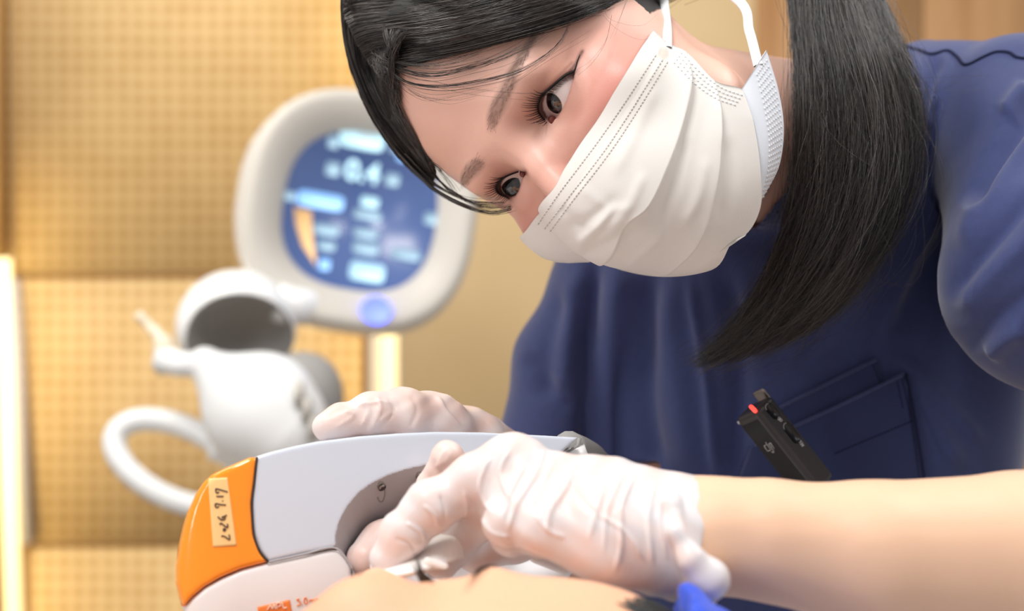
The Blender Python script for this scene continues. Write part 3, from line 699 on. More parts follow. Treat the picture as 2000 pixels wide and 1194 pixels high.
# --- brow hairs
def brow_hairs(pix,wpx,n,dirv):
    c=spline(np.array(pix,float),n); t=np.gradient(c,axis=0); t/=np.linalg.norm(t,axis=1)[:,None]; nn=np.stack([-t[:,1],t[:,0]],1)
    wd=np.interp(np.linspace(0,1,n),[0,.3,.7,1],[1,1,.8,.3])*wpx; off=RNG.uniform(-1,1,n)*wd
    a=c+nn*off[:,None]+RNG.normal(0,2,(n,2)); b=a+t*dirv*RNG.uniform(6,12,n)[:,None]-nn*(off*.25)[:,None]
    A=hw(a,.0000); B_=hw(b,.0004); m_=(A+B_)/2+(CAM-(A+B_)/2)/np.linalg.norm(CAM-A,axis=1)[:,None]*.0005
    Vb,Qb=strands(np.array([spline([p,q,r_],5) for p,q,r_ in zip(A,m_,B_)]),.00008,.3); return Vb,Qb
Vb,Qb=brow_hairs([(956,256),(966,222),(984,188),(1006,140),(1030,92),(1054,52)],12,230,1); mesh('eyebrow',Vb,Qb,M['brow'],prac)
Vb,Qb=brow_hairs([(944,310),(925,328),(912,344),(904,362)],12,90,1); mesh('eyebrow',Vb,Qb,M['brow'],prac)
# ------------------------------------------------------------ tunic with folds, seams and pocket
def fold_disp(pr,folds):
    d=np.zeros(len(pr))
    for pl,wd,amp in folds:
        pl=spline(np.array(pl,float),14); lo=pl.min(0)-3*wd; hi=pl.max(0)+3*wd
        m=((pr>lo)&(pr<hi)).all(1)
        if m.any():
            sd,fr=line_sd(pr[m],pl); e=np.clip(np.minimum(fr,1-fr)*5,0,1); e=e*e*(3-2*e)
            d[m]+=amp*np.exp(-(sd/wd)**2)*np.maximum(e,.0)
    return d
FOLDS=[([(1165,470),(1152,620),(1148,800),(1150,960)],20,-.010),
 ([(1215,480),(1200,650),(1188,800),(1196,980)],30,.008),([(1280,500),(1262,660),(1262,780),(1290,960)],24,-.007),
 ([(1320,500),(1310,650),(1330,800),(1360,960)],28,.005),([(1345,520),(1368,660),(1385,780),(1402,960)],11,.0045),
 ([(1405,500),(1425,600),(1440,760),(1430,960)],24,-.008),([(1455,560),(1480,640),(1490,720)],18,.004),([(1100,560),(1070,680),(1062,800)],24,-.004),
 ([(1130,520),(1108,650),(1100,800)],20,.004),([(1020,690),(1080,760),(1130,800)],16,-.003),
 ([(2010,140),(1900,310),(1800,470),(1740,600),(1702,700)],16,.0060),([(2000,220),(1880,420),(1790,580),(1740,700)],26,-.0060),
 ([(1835,100),(1812,170),(1790,260)],14,-.005),([(1880,105),(1830,210),(1800,330)],14,.005),([(1905,120),(1860,240),(1800,380)],13,-.006),
 ([(1945,110),(1885,250),(1800,430)],14,.004),([(1760,720),(1830,830),(1880,930)],22,.0035),([(1720,700),(1780,720),(1850,790),(1930,880)],16,.003),
 ([(1640,560),(1600,660),(1560,740)],20,-.003),([(1590,600),(1540,700)],18,.003)]
SLEEVE=[([(1870,620),(1945,535),(2060,430)],24,.005),([(1870,700),(1950,620),(2060,540)],22,-.004),([(1865,500),(1935,380),(2050,230)],24,.005),
 ([(1850,590),(1915,500),(2040,360)],18,-.0045),([(1895,420),(1960,290),(2040,170)],20,-.009),([(1960,230),(2010,160)],16,.005),([(1930,700),(1970,660),(2010,640)],20,.005)]
COLL=(U(1745,130,.88)+U(1490,430,.85))/2; _cv=U(1745,130,.88)-U(1490,430,.85); COLN=np.cross(_cv,np.array([.25,1,.1])); COLN/=np.linalg.norm(COLN)
if COLN@(from_head(NECK_A)-COLL)<0: COLN=-COLN
def tunic_f(P):
    d=torso(P); d=smin(d,cap(P,U(1500,500,.90),SH_R,.052,.054),.03); d=smin(d,cap(P,U(1800,190,.90),SH_L,.040,.058),.03)
    d=smin(d,cap(P,U(1520,540,.89),U(1800,300,.88),.052,.052),.04)
    d=smin(d,chain(P,ARM_R,[.056,.051,.050],.01),.010)
    d=smin(d,chain(P,ARM_L,[.062,.071,.0745],.01),.0035)
    # collar up the neck, neck opening and sleeve ends
    nk=np.maximum(neckf(P)-.007,(P-COLL)@COLN); d=smin(d,nk,.012)
    d=np.maximum(d,-(neckf(P)-.004))
    e=ARM_R[2]-ARM_R[1]; e=e/np.linalg.norm(e); return np.maximum(d,np.where(np.linalg.norm(P-ARM_R[2],axis=1)<.09,(P-ARM_R[2])@e-.008,-1.0))
V,Q=surf(tunic_f,np.array([-.10,.60,.66]),np.array([.52,1.12,1.47]),.0024)
N=vnormals(V,Q); pr=PX(V); fr_=(N[:,1]<.25)
onarm=chain(V,ARM_L,[.062,.071,.0745],.01)<.004
dsp_=np.where(onarm,fold_disp(pr,SLEEVE),fold_disp(pr,FOLDS))*fr_
cl=np.sin(V[:,0]*60+V[:,2]*35)*np.sin(V[:,2]*48-V[:,0]*20)*.0012
V=V+N*(dsp_+cl*fr_)[:,None]
tunic=mesh('scrub_top',V,Q,M['navy'],prac)
# fast depth look-up on the finished tunic
from mathutils.bvhtree import BVHTree
from mathutils import Vector
def bvh_of(V,Q): return BVHTree.FromPolygons([tuple(v) for v in V.tolist()],[tuple(q) for q in Q.tolist()])
BT=bvh_of(V,Q)
def on(bvh,pix,off=0.0,default=.85):
    out=[]; Dr=rays(pix)
    for d in Dr:
        h=bvh.ray_cast(Vector(CAM),Vector(d))
        out.append(np.array(h[0])-d*off if h[0] is not None else CAM+d*default)
    return np.array(out)
def patch(bvh,quad,nu,nv,off,smooth_it=2):
    """grid over a pixel quad a,b,c,d laid on a surface, lifted by off"""
    a,b,c_,d_=[np.array(q,float) for q in quad]; u=np.linspace(0,1,nu)[:,None,None]; v=np.linspace(0,1,nv)[None,:,None]
    pix=(a*(1-u)+d_*u)*(1-v)+(b*(1-u)+c_*u)*v; G=on(bvh,pix.reshape(-1,2),off).reshape(nu,nv,3)
    t=np.linalg.norm(G-CAM,axis=2); 
    for _ in range(smooth_it): t[1:-1,1:-1]=(t[:-2,1:-1]+t[2:,1:-1]+t[1:-1,:-2]+t[1:-1,2:]+t[1:-1,1:-1]*2)/6
    Dr=(G-CAM)/np.linalg.norm(G-CAM,axis=2)[...,None]; return CAM+Dr*t[...,None]
def stitches(pl,spacing,ln,off,bvh,name,parent,m,r=.00035):
    p=np.array(pl,float); L=np.concatenate([[0],np.cumsum(np.linalg.norm(np.diff(p,axis=0),axis=1))]); b=MB()
    s=0
    while s+ln<L[-1]:
        pp=[[np.interp(k,L,p[:,0]),np.interp(k,L,p[:,1])] for k in (s,s+ln/2,s+ln)]
        b.tube(on(bvh,pp,off),r,4); s+=spacing
    return b.build(name,m,parent,kind='stuff')
# pockets: the inner pocket first, the larger outer one over it
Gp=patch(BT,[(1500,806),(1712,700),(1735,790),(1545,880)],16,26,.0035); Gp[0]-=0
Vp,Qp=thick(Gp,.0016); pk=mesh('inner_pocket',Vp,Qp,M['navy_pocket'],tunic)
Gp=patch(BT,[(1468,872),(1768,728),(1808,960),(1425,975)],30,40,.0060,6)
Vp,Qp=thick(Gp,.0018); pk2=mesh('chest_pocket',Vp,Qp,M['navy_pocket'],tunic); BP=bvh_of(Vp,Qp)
Vi,Qi=thick(patch(BT,[(1500,806),(1712,700),(1735,790),(1545,880)],16,26,.0035),.0016); BI=bvh_of(Vi,Qi)
for nm,pl,bv in (('pocket_hem',[(1475,869),(1560,828),(1660,781),(1767,729)],BP),('pocket_hem',[(1510,802),(1600,756),(1711,701)],BI)):
    b=MB(); b.tube(on(bv,spline(np.array(pl)+np.array([0,1.5]),30),.0005),.0011,6); b.build(nm,M['navy'],tunic)
stitches([(1630,887),(1700,857),(1784,822)],7,5,.0003,BP,'stitching',tunic,M['navy_dark'])
stitches([(1762,742),(1775,800),(1786,860),(1796,940)],7,5,.0003,BP,'stitching',tunic,M['navy_dark'])
stitches([(1752,746),(1764,800)],6,4,.0003,BP,'stitching',tunic,M['navy_dark'])
stitches([(1704,712),(1720,750)],6,4,.0003,BI,'stitching',tunic,M['navy_dark'])
stitches([(1464,872),(1450,905),(1440,940)],8,5,.0003,BP,'stitching',tunic,M['navy_dark'])
b=MB(); b.tube(on(BP,spline([(1768,730),(1782,800),(1794,870),(1806,945)],30),.0003),.0012,6); b.build('pocket_edge',M['navy_dark'],tunic)
b=MB(); b.tube(on(BT,spline([(1768,90),(1795,98),(1820,106),(1850,99),(1868,110),(1886,127),(1920,112),(1945,102),(1970,103),(1985,112),(2010,116)],60),.0001),.0013,6); b.build('shoulder_seam',M['navy_dark'],tunic)
# ------------------------------------------------------------ trousers and shoes below the frame
def legs(P):
    d=None
    for s in (-1,1):
        h=PELV+_s*s*.085; k=np.array([h[0],h[1]+.02,.40]); a_=np.array([h[0],h[1]+.05,.06]); c_=chain(P,[h,k,a_],[.085,.062,.05],.02); d=c_ if d is None else smin(d,c_,.03)
    return np.maximum(d,.03-P[:,2])
mesh('trousers',*surf(legs,np.array([-.1,.8,0]),np.array([.48,1.25,.9]),.012),M['navy'],prac)
for s in (-1,1):
    h=PELV+_s*s*.085; mesh('shoe',*surf(lambda P:smax(ell(P,(h[0],h[1]-.0,.03),(.05,.13,.05)),.001-P[:,2],.004),np.array([h[0]-.07,h[1]-.16,-.01]),np.array([h[0]+.07,h[1]+.16,.1]),.008),M['white2'],prac)
# ------------------------------------------------------------ face mask
def cr_rows(rows,s):
    """uniform Catmull-Rom between rows (R,n,3) at row coordinates s"""
    R=len(rows); e=np.concatenate([[2*rows[0]-rows[1]],rows,[2*rows[-1]-rows[-2]]]); s=np.clip(s,0,R-1-1e-6); i=s.astype(int); t=(s-i)[:,None,None]
    a,b,c_,d=e[i],e[i+1],e[i+2],e[i+3]
    return .5*((2*b)+(-a+c_)*t+(2*a-5*b+4*c_-d)*t*t+(-a+3*b-3*c_+d)*t**3)
def grad(f,P,e=2e-4):
    g=np.stack([f(P+np.eye(3)[i]*e)-f(P-np.eye(3)[i]*e) for i in range(3)],1); return g/(np.linalg.norm(g,axis=1)[:,None]+1e-9)
def snap(f,P,lift=0.0,it=4):
    for _ in range(it): P=P-grad(f,P)*(f(P)-lift)[:,None]*.9
    return P
def mrow(pix,nv=90):
    P,_=cast(mask_w,pix); q=to_head(P); a=q[0].copy(); a[0]=-a[0]; b_=q[2].copy(); b_[0]=-b_[0]
    if q[-1][0]<.035: q=np.vstack([q,[b_],[a]])
    else: q=np.vstack([q,[a]])
    return spline(from_head(q),nv)
ROWS=[[(1275,60),(1237,121),(1195,190),(1150,262),(1108,325),(1070,384),(1033,445)],
 [(1303,85),(1270,152),(1228,222),(1180,297),(1138,362),(1100,420),(1062,466)],
 [(1340,103),(1340,190),(1325,265),(1300,330),(1263,403),(1216,452),(1150,512)],
 [(1396,158),(1402,230),(1402,290),(1391,375),(1361,469),(1325,512),(1288,534)],
 [(1448,175),(1460,240),(1470,300),(1474,345),(1473,403),(1452,447),(1415,486)]]
rows=np.array([mrow(r) for r in ROWS]); NS=181; sr=np.linspace(0,4,NS)
G=cr_rows(rows,sr); sh=G.shape; G=snap(mask_w,G.reshape(-1,3),.0006).reshape(sh)
N=grad(mask_w,G.reshape(-1,3)).reshape(sh)
saw=np.where(sr<1.05,.0006*np.clip((sr-.9)/.15,0,1),np.where(sr<2,.0006+.0044*((sr-1.05)/.95)**2.2,np.where(sr<3,.0044*((sr-2))**2.2+.0002,.0034*(sr-3)**2.2)))
saw=np.where((sr>=2)&(sr<2.03),.0050*(2.03-sr)/.03+.0002,saw); saw=np.where((sr>=3)&(sr<3.03),.0044*(3.03-sr)/.03,saw)
vv=np.linspace(0,1,sh[1]); ends=np.clip(vv*9,0,1)**.7*np.clip((.80-vv)/.3,.10,1)
G=G+N*(saw[:,None]*ends[None,:])[...,None]
MF=[([(1285,160),(1240,260),(1195,350)],14,.0012),([(1200,400),(1160,450),(1120,480)],10,.0022),([(1240,440),(1180,480),(1130,500)],9,-.0016),([(1215,380),(1150,430),(1095,450)],12,-.0012),
 ([(1260,330),(1230,400),(1180,460)],12,.0012),([(1420,260),(1425,350),(1400,440)],16,-.0012),([(1345,260),(1320,350),(1280,440)],14,-.0012),([(1300,450),(1260,490),(1220,520)],9,.0012),([(1380,300),(1365,380),(1330,450)],12,.001),
 ([(1130,360),(1180,400),(1240,410)],10,.0009),([(1090,400),(1130,440),(1180,470)],8,-.0009)]
pr=PX(G.reshape(-1,3)); G=G+N*fold_disp(pr,MF).reshape(sh[:2])[...,None]
V,Q=thick(G,.0007)
mk=thing('x',(0,0,0),'x','x'); D.objects.remove(mk)
cM=np.tile(np.array(lin(228,224,219)),(len(V),1)); pr=PX(V)
wsp=np.clip((13-np.linalg.norm(pr-np.array([1296,104]),axis=1))/4,0,1)[:,None]; cM=cM*(1-.6*wsp)+np.array(lin(214,190,176))*.6*wsp
mask=mesh('face_mask',V,Q,M['mask'],prac,col=cM)
BM=bvh_of(V,Q)
# folded chin panel behind the last pleat
r4=spline(cast(mask_w,[(1448,175),(1458,240),(1468,300),(1473,345),(1473,390),(1462,425)])[0],60)
r5=spline(UA([(1497,98,.705),(1521,180,.703),(1531,250,.702),(1523,320,.703),(1499,372,.706),(1466,424,.708)]),60)
d4=np.linalg.norm(r4-CAM,axis=1); Pm=[]
for a in np.linspace(0,1,30):
    p=r4*(1-a)+r5*a; dd=np.linalg.norm(p-CAM,axis=1)[:,None]; Pm.append(p+(CAM-p)/dd*(.003*math.sin(math.pi*a)))
Gc=np.array(Pm); x=np.linspace(0,1,60)
Gc[...,2]+=(.0016*np.sin(np.linspace(0,9,60))*np.linspace(0,1,30)[:,None]*.3)
V2,Q2=thick(Gc,.0007); cM=np.tile(np.array(lin(222,227,236)),(len(V2),1)); mesh('chin_panel',V2,Q2,M['mask'],mask,col=cM); BC=bvh_of(V2,Q2)
# pressed seams: rows of short welds
for nm,pl,bv,sp in (('seam',[(1281,108),(1178,263),(1094,375),(1050,440)],BM,7),('seam',[(1304,121),(1204,280),(1117,394),(1072,456)],BM,7),('seam',[(1294,117),(1194,276),(1107,390),(1062,450)],BM,7)):
    stitches([tuple(p) for p in spline(pl,40)],sp,4,.0002,bv,nm,mask,M['mask_mark'],.00036)
b=MB()
for k in range(4):
    for p in spline(np.array([(1322,100),(1362,140),(1402,168),(1440,182)],float)+np.array([-4.5*k+6,6.5*k+2]),17):
        q=on(BM,[p,(p[0]+4,p[1]+3)],.0002); b.tube(q,.0005,5)
b.build('weld_dots',M['loop'],mask,kind='stuff')
b=MB()
for a in np.linspace(.55,.92,7):
    pl=[(PX(r4[i:i+1])[0]*(1-a)+PX(r5[i:i+1])[0]*a) for i in range(2,54,2)]
    for p in pl: b.tube(on(BC,[p,p+np.array([1.5,4])],.0002),.0004,4)
b.build('weld_dots',M['loop'],mask,kind='stuff')
def flat_loop(pts,wid,name,parent):
    p=spline(pts,40); t,u,v=frames(p); vd=(CAM-p); vd/=np.linalg.norm(vd,axis=1)[:,None]; sd=np.cross(t,vd); sd/=np.linalg.norm(sd,axis=1)[:,None]; n_=np.cross(sd,t)
    a=np.linspace(0,2*np.pi,12,endpoint=False); Vv=p[:,None]+np.cos(a)[None,:,None]*sd[:,None]*wid+np.sin(a)[None,:,None]*n_[:,None]*wid*.45
    return mesh(name,Vv.reshape(-1,3),grid_faces(40,12,True),M['loop'],parent)
hn=lambda P:np.minimum(head_w(P,False),neckf(P))
e1=cast(hn,[(1303,60),(1300,30),(1297,0),(1296,-30)])[0]; e1=e1+(CAM-e1)*.004
e1=np.vstack([on(BM,[(1303,94)],-.0016),e1,[from_head((-.084,-.122,.040))]]); flat_loop(e1,.0028,'ear_loop',mask)
e2=UA([(1464,62,.714),(1441,0,.726)])
e2=np.vstack([on(BC,[(1481,128)],-.0016,.705),e2,[from_head((-.084,-.128,.004))]]); flat_loop(e2,.0028,'ear_loop',mask)
# ------------------------------------------------------------ hair
hull=lambda P:head_base(to_head(P))*HS
def guide3(pix,off,fn=hull,n=14):
    p=spline(pix,n); off=np.interp(np.linspace(0,1,n),np.linspace(0,1,len(off)),off)
    D_=rays(p); P,h=cast(fn,p,step=.8); g=grad(fn,P)
    # slide every point along its own ray so that it stands off above the scalp
    Q_=P+0*g
    for _ in range(6):
        e=fn(Q_)-off; Q_=Q_+D_*np.clip(e,-.01,.01)[:,None]*.8
    t=np.linalg.norm(Q_-CAM,axis=1); lim=np.linalg.norm(P-CAM,axis=1)
    t=np.where(h,t,lim); t=np.convolve(np.pad(t,2,mode='edge'),np.ones(5)/5,'valid')
    return CAM+D_*t[:,None]
def fill(guides,count,n,jit,depth,wave=.0012,ends=(0,0),clump=0):
    """strands blended between neighbouring guides"""
    Gd=np.array([spline(g,n) for g in guides]); K=len(Gd); out=[]
    u=RNG.uniform(0,K-1.001,count)
    if clump:
        ct=RNG.uniform(0,K-1.001,clump); j=np.abs(u[:,None]-ct[None]).argmin(1); u=np.clip(u*.45+ct[j]*.55+RNG.normal(0,.01,count),0,K-1.001)
    i=u.astype(int); f=(u-i)[:,None,None]; P=Gd[i]*(1-f)+Gd[i+1]*f
    s=np.linspace(0,1,n)
    a0=RNG.uniform(0,ends[0],count) if ends[0] else np.zeros(count); a1=1-(RNG.uniform(0,ends[1],count)**1.5 if ends[1] else np.zeros(count))
    tt=a0[:,None]+(a1-a0)[:,None]*s[None]; x=tt*(n-1); k=np.clip(x.astype(int),0,n-2); fr=(x-k)[...,None]
    P=np.take_along_axis(P,k[...,None],1)*(1-fr)+np.take_along_axis(P,(k+1)[...,None],1)*fr
    vd=(CAM-P)/np.linalg.norm(CAM-P,axis=2)[...,None]
    P=P+vd*RNG.uniform(min(-depth,0),max(-depth,0),count)[:,None,None]
    ph=RNG.uniform(0,6.28,(count,3)); fq=RNG.uniform(1.2,4,(count,3)); amp=RNG.normal(0,1,(count,3))*jit
    w_=np.stack([amp[:,d:d+1]*np.sin(fq[:,d:d+1]*s[None]*3+ph[:,d:d+1])*(.25+.75*s[None]) for d in range(3)],-1)
    return P+w_
def sheet(guides,nu,nv,back,th_):
    Gd=np.array([spline(g,nv) for g in guides]); Gd=np.stack([spline(Gd[:,j],nu) for j in range(nv)],1)
    d=np.linalg.norm(Gd-CAM,axis=2)[...,None]; Gd=Gd-(CAM-Gd)/d*back; return thick(Gd,th_)
hairs=[]
A=[guide3([(742,152),(754,142),(772,132),(800,121),(850,112),(920,97),(1000,76),(1080,52),(1150,27),(1225,-4),(1290,-40)],[.008,.006,.006,.008,.009,.010,.010]),
   guide3([(716,116),(728,106),(750,98),(790,90),(850,82),(930,64),(1020,42),(1110,16),(1190,-14),(1270,-60)],[.007,.011,.013,.013,.013]),
   guide3([(692,74),(710,64),(770,54),(850,42),(930,26),(1020,2),(1110,-26),(1200,-62)],[.009,.013,.015,.015]),
   guide3([(672,26),(690,18),(750,12),(850,-2),(930,-18),(1020,-44),(1110,-80)],[.010,.014,.016,.016]),
   guide3([(674,-20),(750,-32),(850,-46),(950,-70),(1050,-100)],[.010,.014,.016])]
V0,Q0=sheet(A,40,50,.0030,.003); hb_=MB(); hb_.add(V0,Q0)
hairs.append((fill(A,1300,24,.0016,.004,clump=60),.00019)); hairs.append((fill(A,300,24,.0030,.000),.00013))
Bg=[guide3([(668,-30),(666,30),(676,100),(702,178),(736,246),(784,312),(846,370)],[.014,.014,.014,.013,.012,.010]),
    guide3([(704,-24),(694,30),(700,110),(724,180),(758,240),(800,296),(846,350)],[.016,.015,.013,.011,.009,.006]),
    guide3([(738,34),(728,60),(722,95),(730,140),(750,192),(780,240),(812,285),(844,332)],[.015,.014,.012,.009,.008,.006,.004]),
    guide3([(786,84),(768,108),(764,140),(768,172),(779,206),(798,246),(822,282),(842,318)],[.010,.009,.006,.004,.003,.003])]
V0,Q0=sheet(Bg[:3],24,40,.0025,.004); hb_.add(V0,Q0)
hairs.append((fill(Bg,900,20,.0009,.006,clump=40),.00018))
hairs.append((fill([guide3([(690,10),(705,50),(735,95),(765,140)],[.013,.013,.009,.003]),guide3([(700,60),(730,100),(752,140),(772,180)],[.012,.010,.007,.003])],420,14,.0034,.001),.00012))
hairs.append((fill([guide3([(742,30),(752,60),(764,100),(768,150),(775,195)],[.015,.013,.010,.006,.004]),guide3([(800,60),(778,90),(768,125),(768,165),(777,205)],[.012,.010,.007,.005,.003])],260,14,.0020,.002,ends=(.4,.2)),.00013))
# wisps that run on past the far brow
def wisp(pix,off,n,j,r,fn=hull,spread=0):
    out=[]
    for k in range(n):
        p=np.array(pix,float); w_=np.linspace(0,1,len(p))[:,None]; p=p+RNG.normal(0,j,(1,2))*(.3+w_)+RNG.normal(0,j*.35,p.shape)
        out.append(spline(guide3(p,off,fn),20))
    hairs.append((np.array(out),r))
for pl,n,j in (([(770,290),(810,335),(850,372),(905,402),(960,416),(998,409)],34,2.2),([(790,300),(840,352),(885,380),(930,396),(985,397)],14,1.6),([(800,290),(850,345),(890,378),(940,404),(1000,403)],14,1.8),([(820,310),(850,325),(872,350),(890,378)],8,4),([(836,318),(870,366),(910,388),(965,394)],6,2)):
    wisp(pl,[.010,.012,.014,.013,.010],n,j,.00015)
for pl,n,j,r in (([(745,118),(800,142),(860,146),(930,130),(990,108),(1040,82),(1066,66)],9,5,.00011),([(740,112),(790,138),(850,148),(920,134),(985,112),(1028,92)],12,6,.00011),
   ([(742,122),(790,158),(850,168),(930,160),(1005,142),(1062,112),(1100,78),(1116,38)],8,2.2,.00013),([(750,130),(800,166),(870,174),(940,166),(1010,146),(1070,112)],4,4,.00009),
   ([(745,115),(780,160),(840,190),(910,180),(985,164)],5,7,.00007),([(760,140),(810,184),(880,200),(930,190)],4,8,.00006),([(735,100),(790,150),(850,160),(920,172),(1060,180),(1100,150)],3,5,.00006),
   ([(990,168),(1060,112),(1140,62)],2,6,.00007),([(1194,30),(1182,80),(1156,118),(1128,140)],2,2,.00008),([(1226,-4),(1216,30),(1204,70)],2,4,.00007),([(1180,20),(1202,44),(1250,60),(1290,40)],2,8,.00006),
   ([(760,118),(820,128),(880,122),(940,104)],14,5,.00009),([(690,80),(720,110),(750,140),(790,200)],6,6,.00008)):
    wisp(pl,[.006,.007,.007,.006,.005],n,j,r*1.25)
# the long lock that hangs beside the neck
E=[UA([(1528,-60,.79),(1546,40,.775),(1552,130,.765),(1553,230,.755),(1550,330,.752),(1536,430,.750),(1500,530,.750),(1452,612,.752),(1398,672,.757),(1352,706,.762)]),
   UA([(1590,-60,.770),(1602,40,.755),(1618,130,.742),(1628,230,.735),(1626,330,.732),(1606,430,.732),(1560,530,.735),(1500,612,.742),(1430,680,.752),(1358,718,.760)]),
   UA([(1640,-40,.768),(1668,40,.752),(1698,130,.738),(1716,230,.732),(1712,330,.730),(1686,430,.731),(1634,530,.736),(1560,612,.744),(1470,672,.753),(1392,704,.760)]),
   UA([(1690,-30,.785),(1720,40,.772),(1752,130,.760),(1776,210,.755),(1780,300,.753),(1752,410,.753),(1700,500,.754),(1636,580,.757),(1560,640,.760),(1440,690,.764)]),
   UA([(1700,-30,.80),(1736,50,.79),(1768,130,.78),(1790,210,.775),(1792,290,.772),(1768,390,.768),(1716,490,.766),(1650,575,.766),(1574,640,.766),(1470,690,.768)])]
E=[np.vstack([from_head((-.030-.004*i,-.150+.003*i,.012)),U(1440+45*i,-135,.815-.004*i),e]) for i,e in enumerate(E)]
V0,Q0=sheet([e[:-1] for e in E],40,70,.012,.020); hb_.add(V0,Q0)
hairs.append((fill(E,2300,24,.0042,.012,ends=(0,.35),clump=90),.00021)); hairs.append((fill(E,650,26,.0085,.000,ends=(0,.3),clump=200),.00015)); hairs.append((fill(E,160,32,.0140,-.004,ends=(.1,.5)),.00011))
hairs.append((fill([E[1],E[2],E[3]],160,24,.0120,-.003,ends=(.05,.4)),.00009))
fly=[]
for _ in range(60):
    a=RNG.uniform(.1,.75); j=RNG.integers(0,5); g=spline(E[j],24); k=int(a*23); L_=RNG.integers(5,9); seg=g[k:min(24,k+L_)]
    if len(seg)<3: continue
    dr=RNG.normal(0,.010,3); w_=np.linspace(0,1,len(seg))[:,None]**1.6; fly.append(spline(seg+dr*w_+np.array([0,-.003,0]),16))
hairs.append((np.array(fly),.00008))
hairs.append((np.array([spline(UA([(1700+RNG.uniform(-20,20),100+RNG.uniform(0,160),.765),(1790+RNG.uniform(-10,10),178+RNG.uniform(-30,50),.76),(1880+RNG.uniform(-20,60),170+RNG.uniform(-30,10),.765)]),12) for _ in range(8)]),.00007))
# hair behind the neck and at the crown
def hair_cap(P):
    q=to_head(P); return np.maximum(head_base(q)-.0040-.0005*np.sin(q[:,1]*260+q[:,0]*40),np.maximum(-(q[:,1]*-.758+(q[:,2]-.082)*.651-.012)*.9,.015-q[:,2]))*HS
V0,Q0=surf(hair_cap,HEADC-.18,HEADC+.18,.0026); hb_.add(V0,Q0)
hair=hb_.build('hair',M['hair_base'],prac)
n0=np.concatenate([np.zeros(0)]); VV=[];QQ=[];CC=[];o=0
for P,r in hairs:
    Vs,Qs=strands(P,r*RNG.uniform(.7,1.25,len(P)),.4); VV.append(Vs); QQ.append(Qs+o); o+=len(Vs)
    g_=RNG.uniform(0,1,len(P))**2.2; CC.append(np.repeat(np.array(lin(20,17,18))*(1-g_[:,None])+np.array(lin(92,84,80))*g_[:,None],P.shape[1]*3,axis=0))  # paler strands: the hair's grey highlights put into strand colour
mesh('hair_strands',np.vstack(VV),np.vstack(QQ),M['hair'],hair,col=np.vstack(CC),kind='stuff')
# ------------------------------------------------------------ gloves
def glove_tint(V,N,pink,white,nz):
    t=np.clip(.5+.28*np.sin(V[:,0]*190+3*np.sin(V[:,2]*120))*np.sin(V[:,2]*170+2*np.sin(V[:,0]*90))+nz,0,1)[:,None]
    return np.array(lin(*white))*(1-t)+np.array(lin(*pink))*t
CUFF=[U(1326,946,.578),U(1312,985,.556),U(1322,1040,.545),U(1352,1095,.540),U(1384,1132,.541),U(1366,1165,.552)]
def glove_lf(P):
    d=hand_l(P)
    wr=chain(P,[U(1358,1046,.577),U(1250,1020,.585)],[.0268,.0245]); d=smin(d,wr,.004)
    end=(P-U(1358,1046,.577))@np.array([.97,-.10,-.22]); d=np.maximum(d,end-.001)
    d=smin(d,chain(P,CUFF,[.0030,.0032,.0036,.0056,.0085,.0075],.004),.004)
    return d
V,Q=surf(glove_lf,np.array([-.07,.50,1.04]),np.array([.12,.68,1.16]),.0008)
GF=[([(1066,872),(1045,930),(1012,985),(990,1045)],5.0,0.00143),([(1090,882),(1062,945),(1035,1000)],3.7,0.00076),([(1132,892),(1108,950),(1076,1000),(1070,1048)],5.0,0.00152),([(1192,908),(1172,975),(1150,1060)],5.0,0.00104),
 ([(1244,922),(1214,990),(1212,1070),(1196,1130)],4.3,0.00123),([(1284,932),(1266,1010),(1276,1110)],4.3,0.00114),([(1000,872),(978,925),(1000,985)],3.7,0.00095),([(962,886),(938,950),(962,1010)],3.7,0.00104),([(1222,915),(1186,1000),(1180,1090)],3.7,0.00085),
 ([(905,955),(912,990),(905,1020)],3.1,0.00076),([(858,962),(868,1000),(866,1030)],3.1,-0.00076),([(826,985),(850,1010),(856,1034)],3.1,0.00085),([(790,1020),(822,1040),(830,1062)],3.1,0.00085),([(768,1052),(800,1062),(812,1080)],3.1,-0.00057),
 ([(1300,940),(1290,1010),(1305,1100)],3.7,0.00104),([(1160,1000),(1220,1040),(1260,1100)],3.7,0.00085),([(1110,930),(1150,980),(1180,1010)],3.7,0.00076),([(1040,1000),(1070,1035),(1110,1052)],3.7,0.00085),([(940,1010),(960,1040),(1000,1050)],3.1,0.00076),([(1030,900),(1000,960),(980,1020)],3.7,0.00076)]
N=vnormals(V,Q); pr=PX(V); fr_=N[:,1]<.3
fine=.00028*np.sin(V[:,0]*420+6*np.sin(V[:,2]*80))*np.sin(V[:,2]*150+2)
V=V+N*((1.35*fold_disp(pr,GF)+fine)*fr_)[:,None]
mesh('glove',V,Q,M['glove'],prac,col=glove_tint(V,N,(230,196,184),(222,218,220),-.22))
def glove_rf(P):
    d=hand_r(P); d=smin(d,chain(P,[U(990,925,.80),U(930,890,.76)],[.0250,.0255]),.006)
    e=(P-U(990,925,.80))@np.array([.75,.65,0]); return np.maximum(d,e-.002)
V,Q=surf(glove_rf,np.array([-.14,.58,1.00]),np.array([.03,.85,1.17]),.0011)
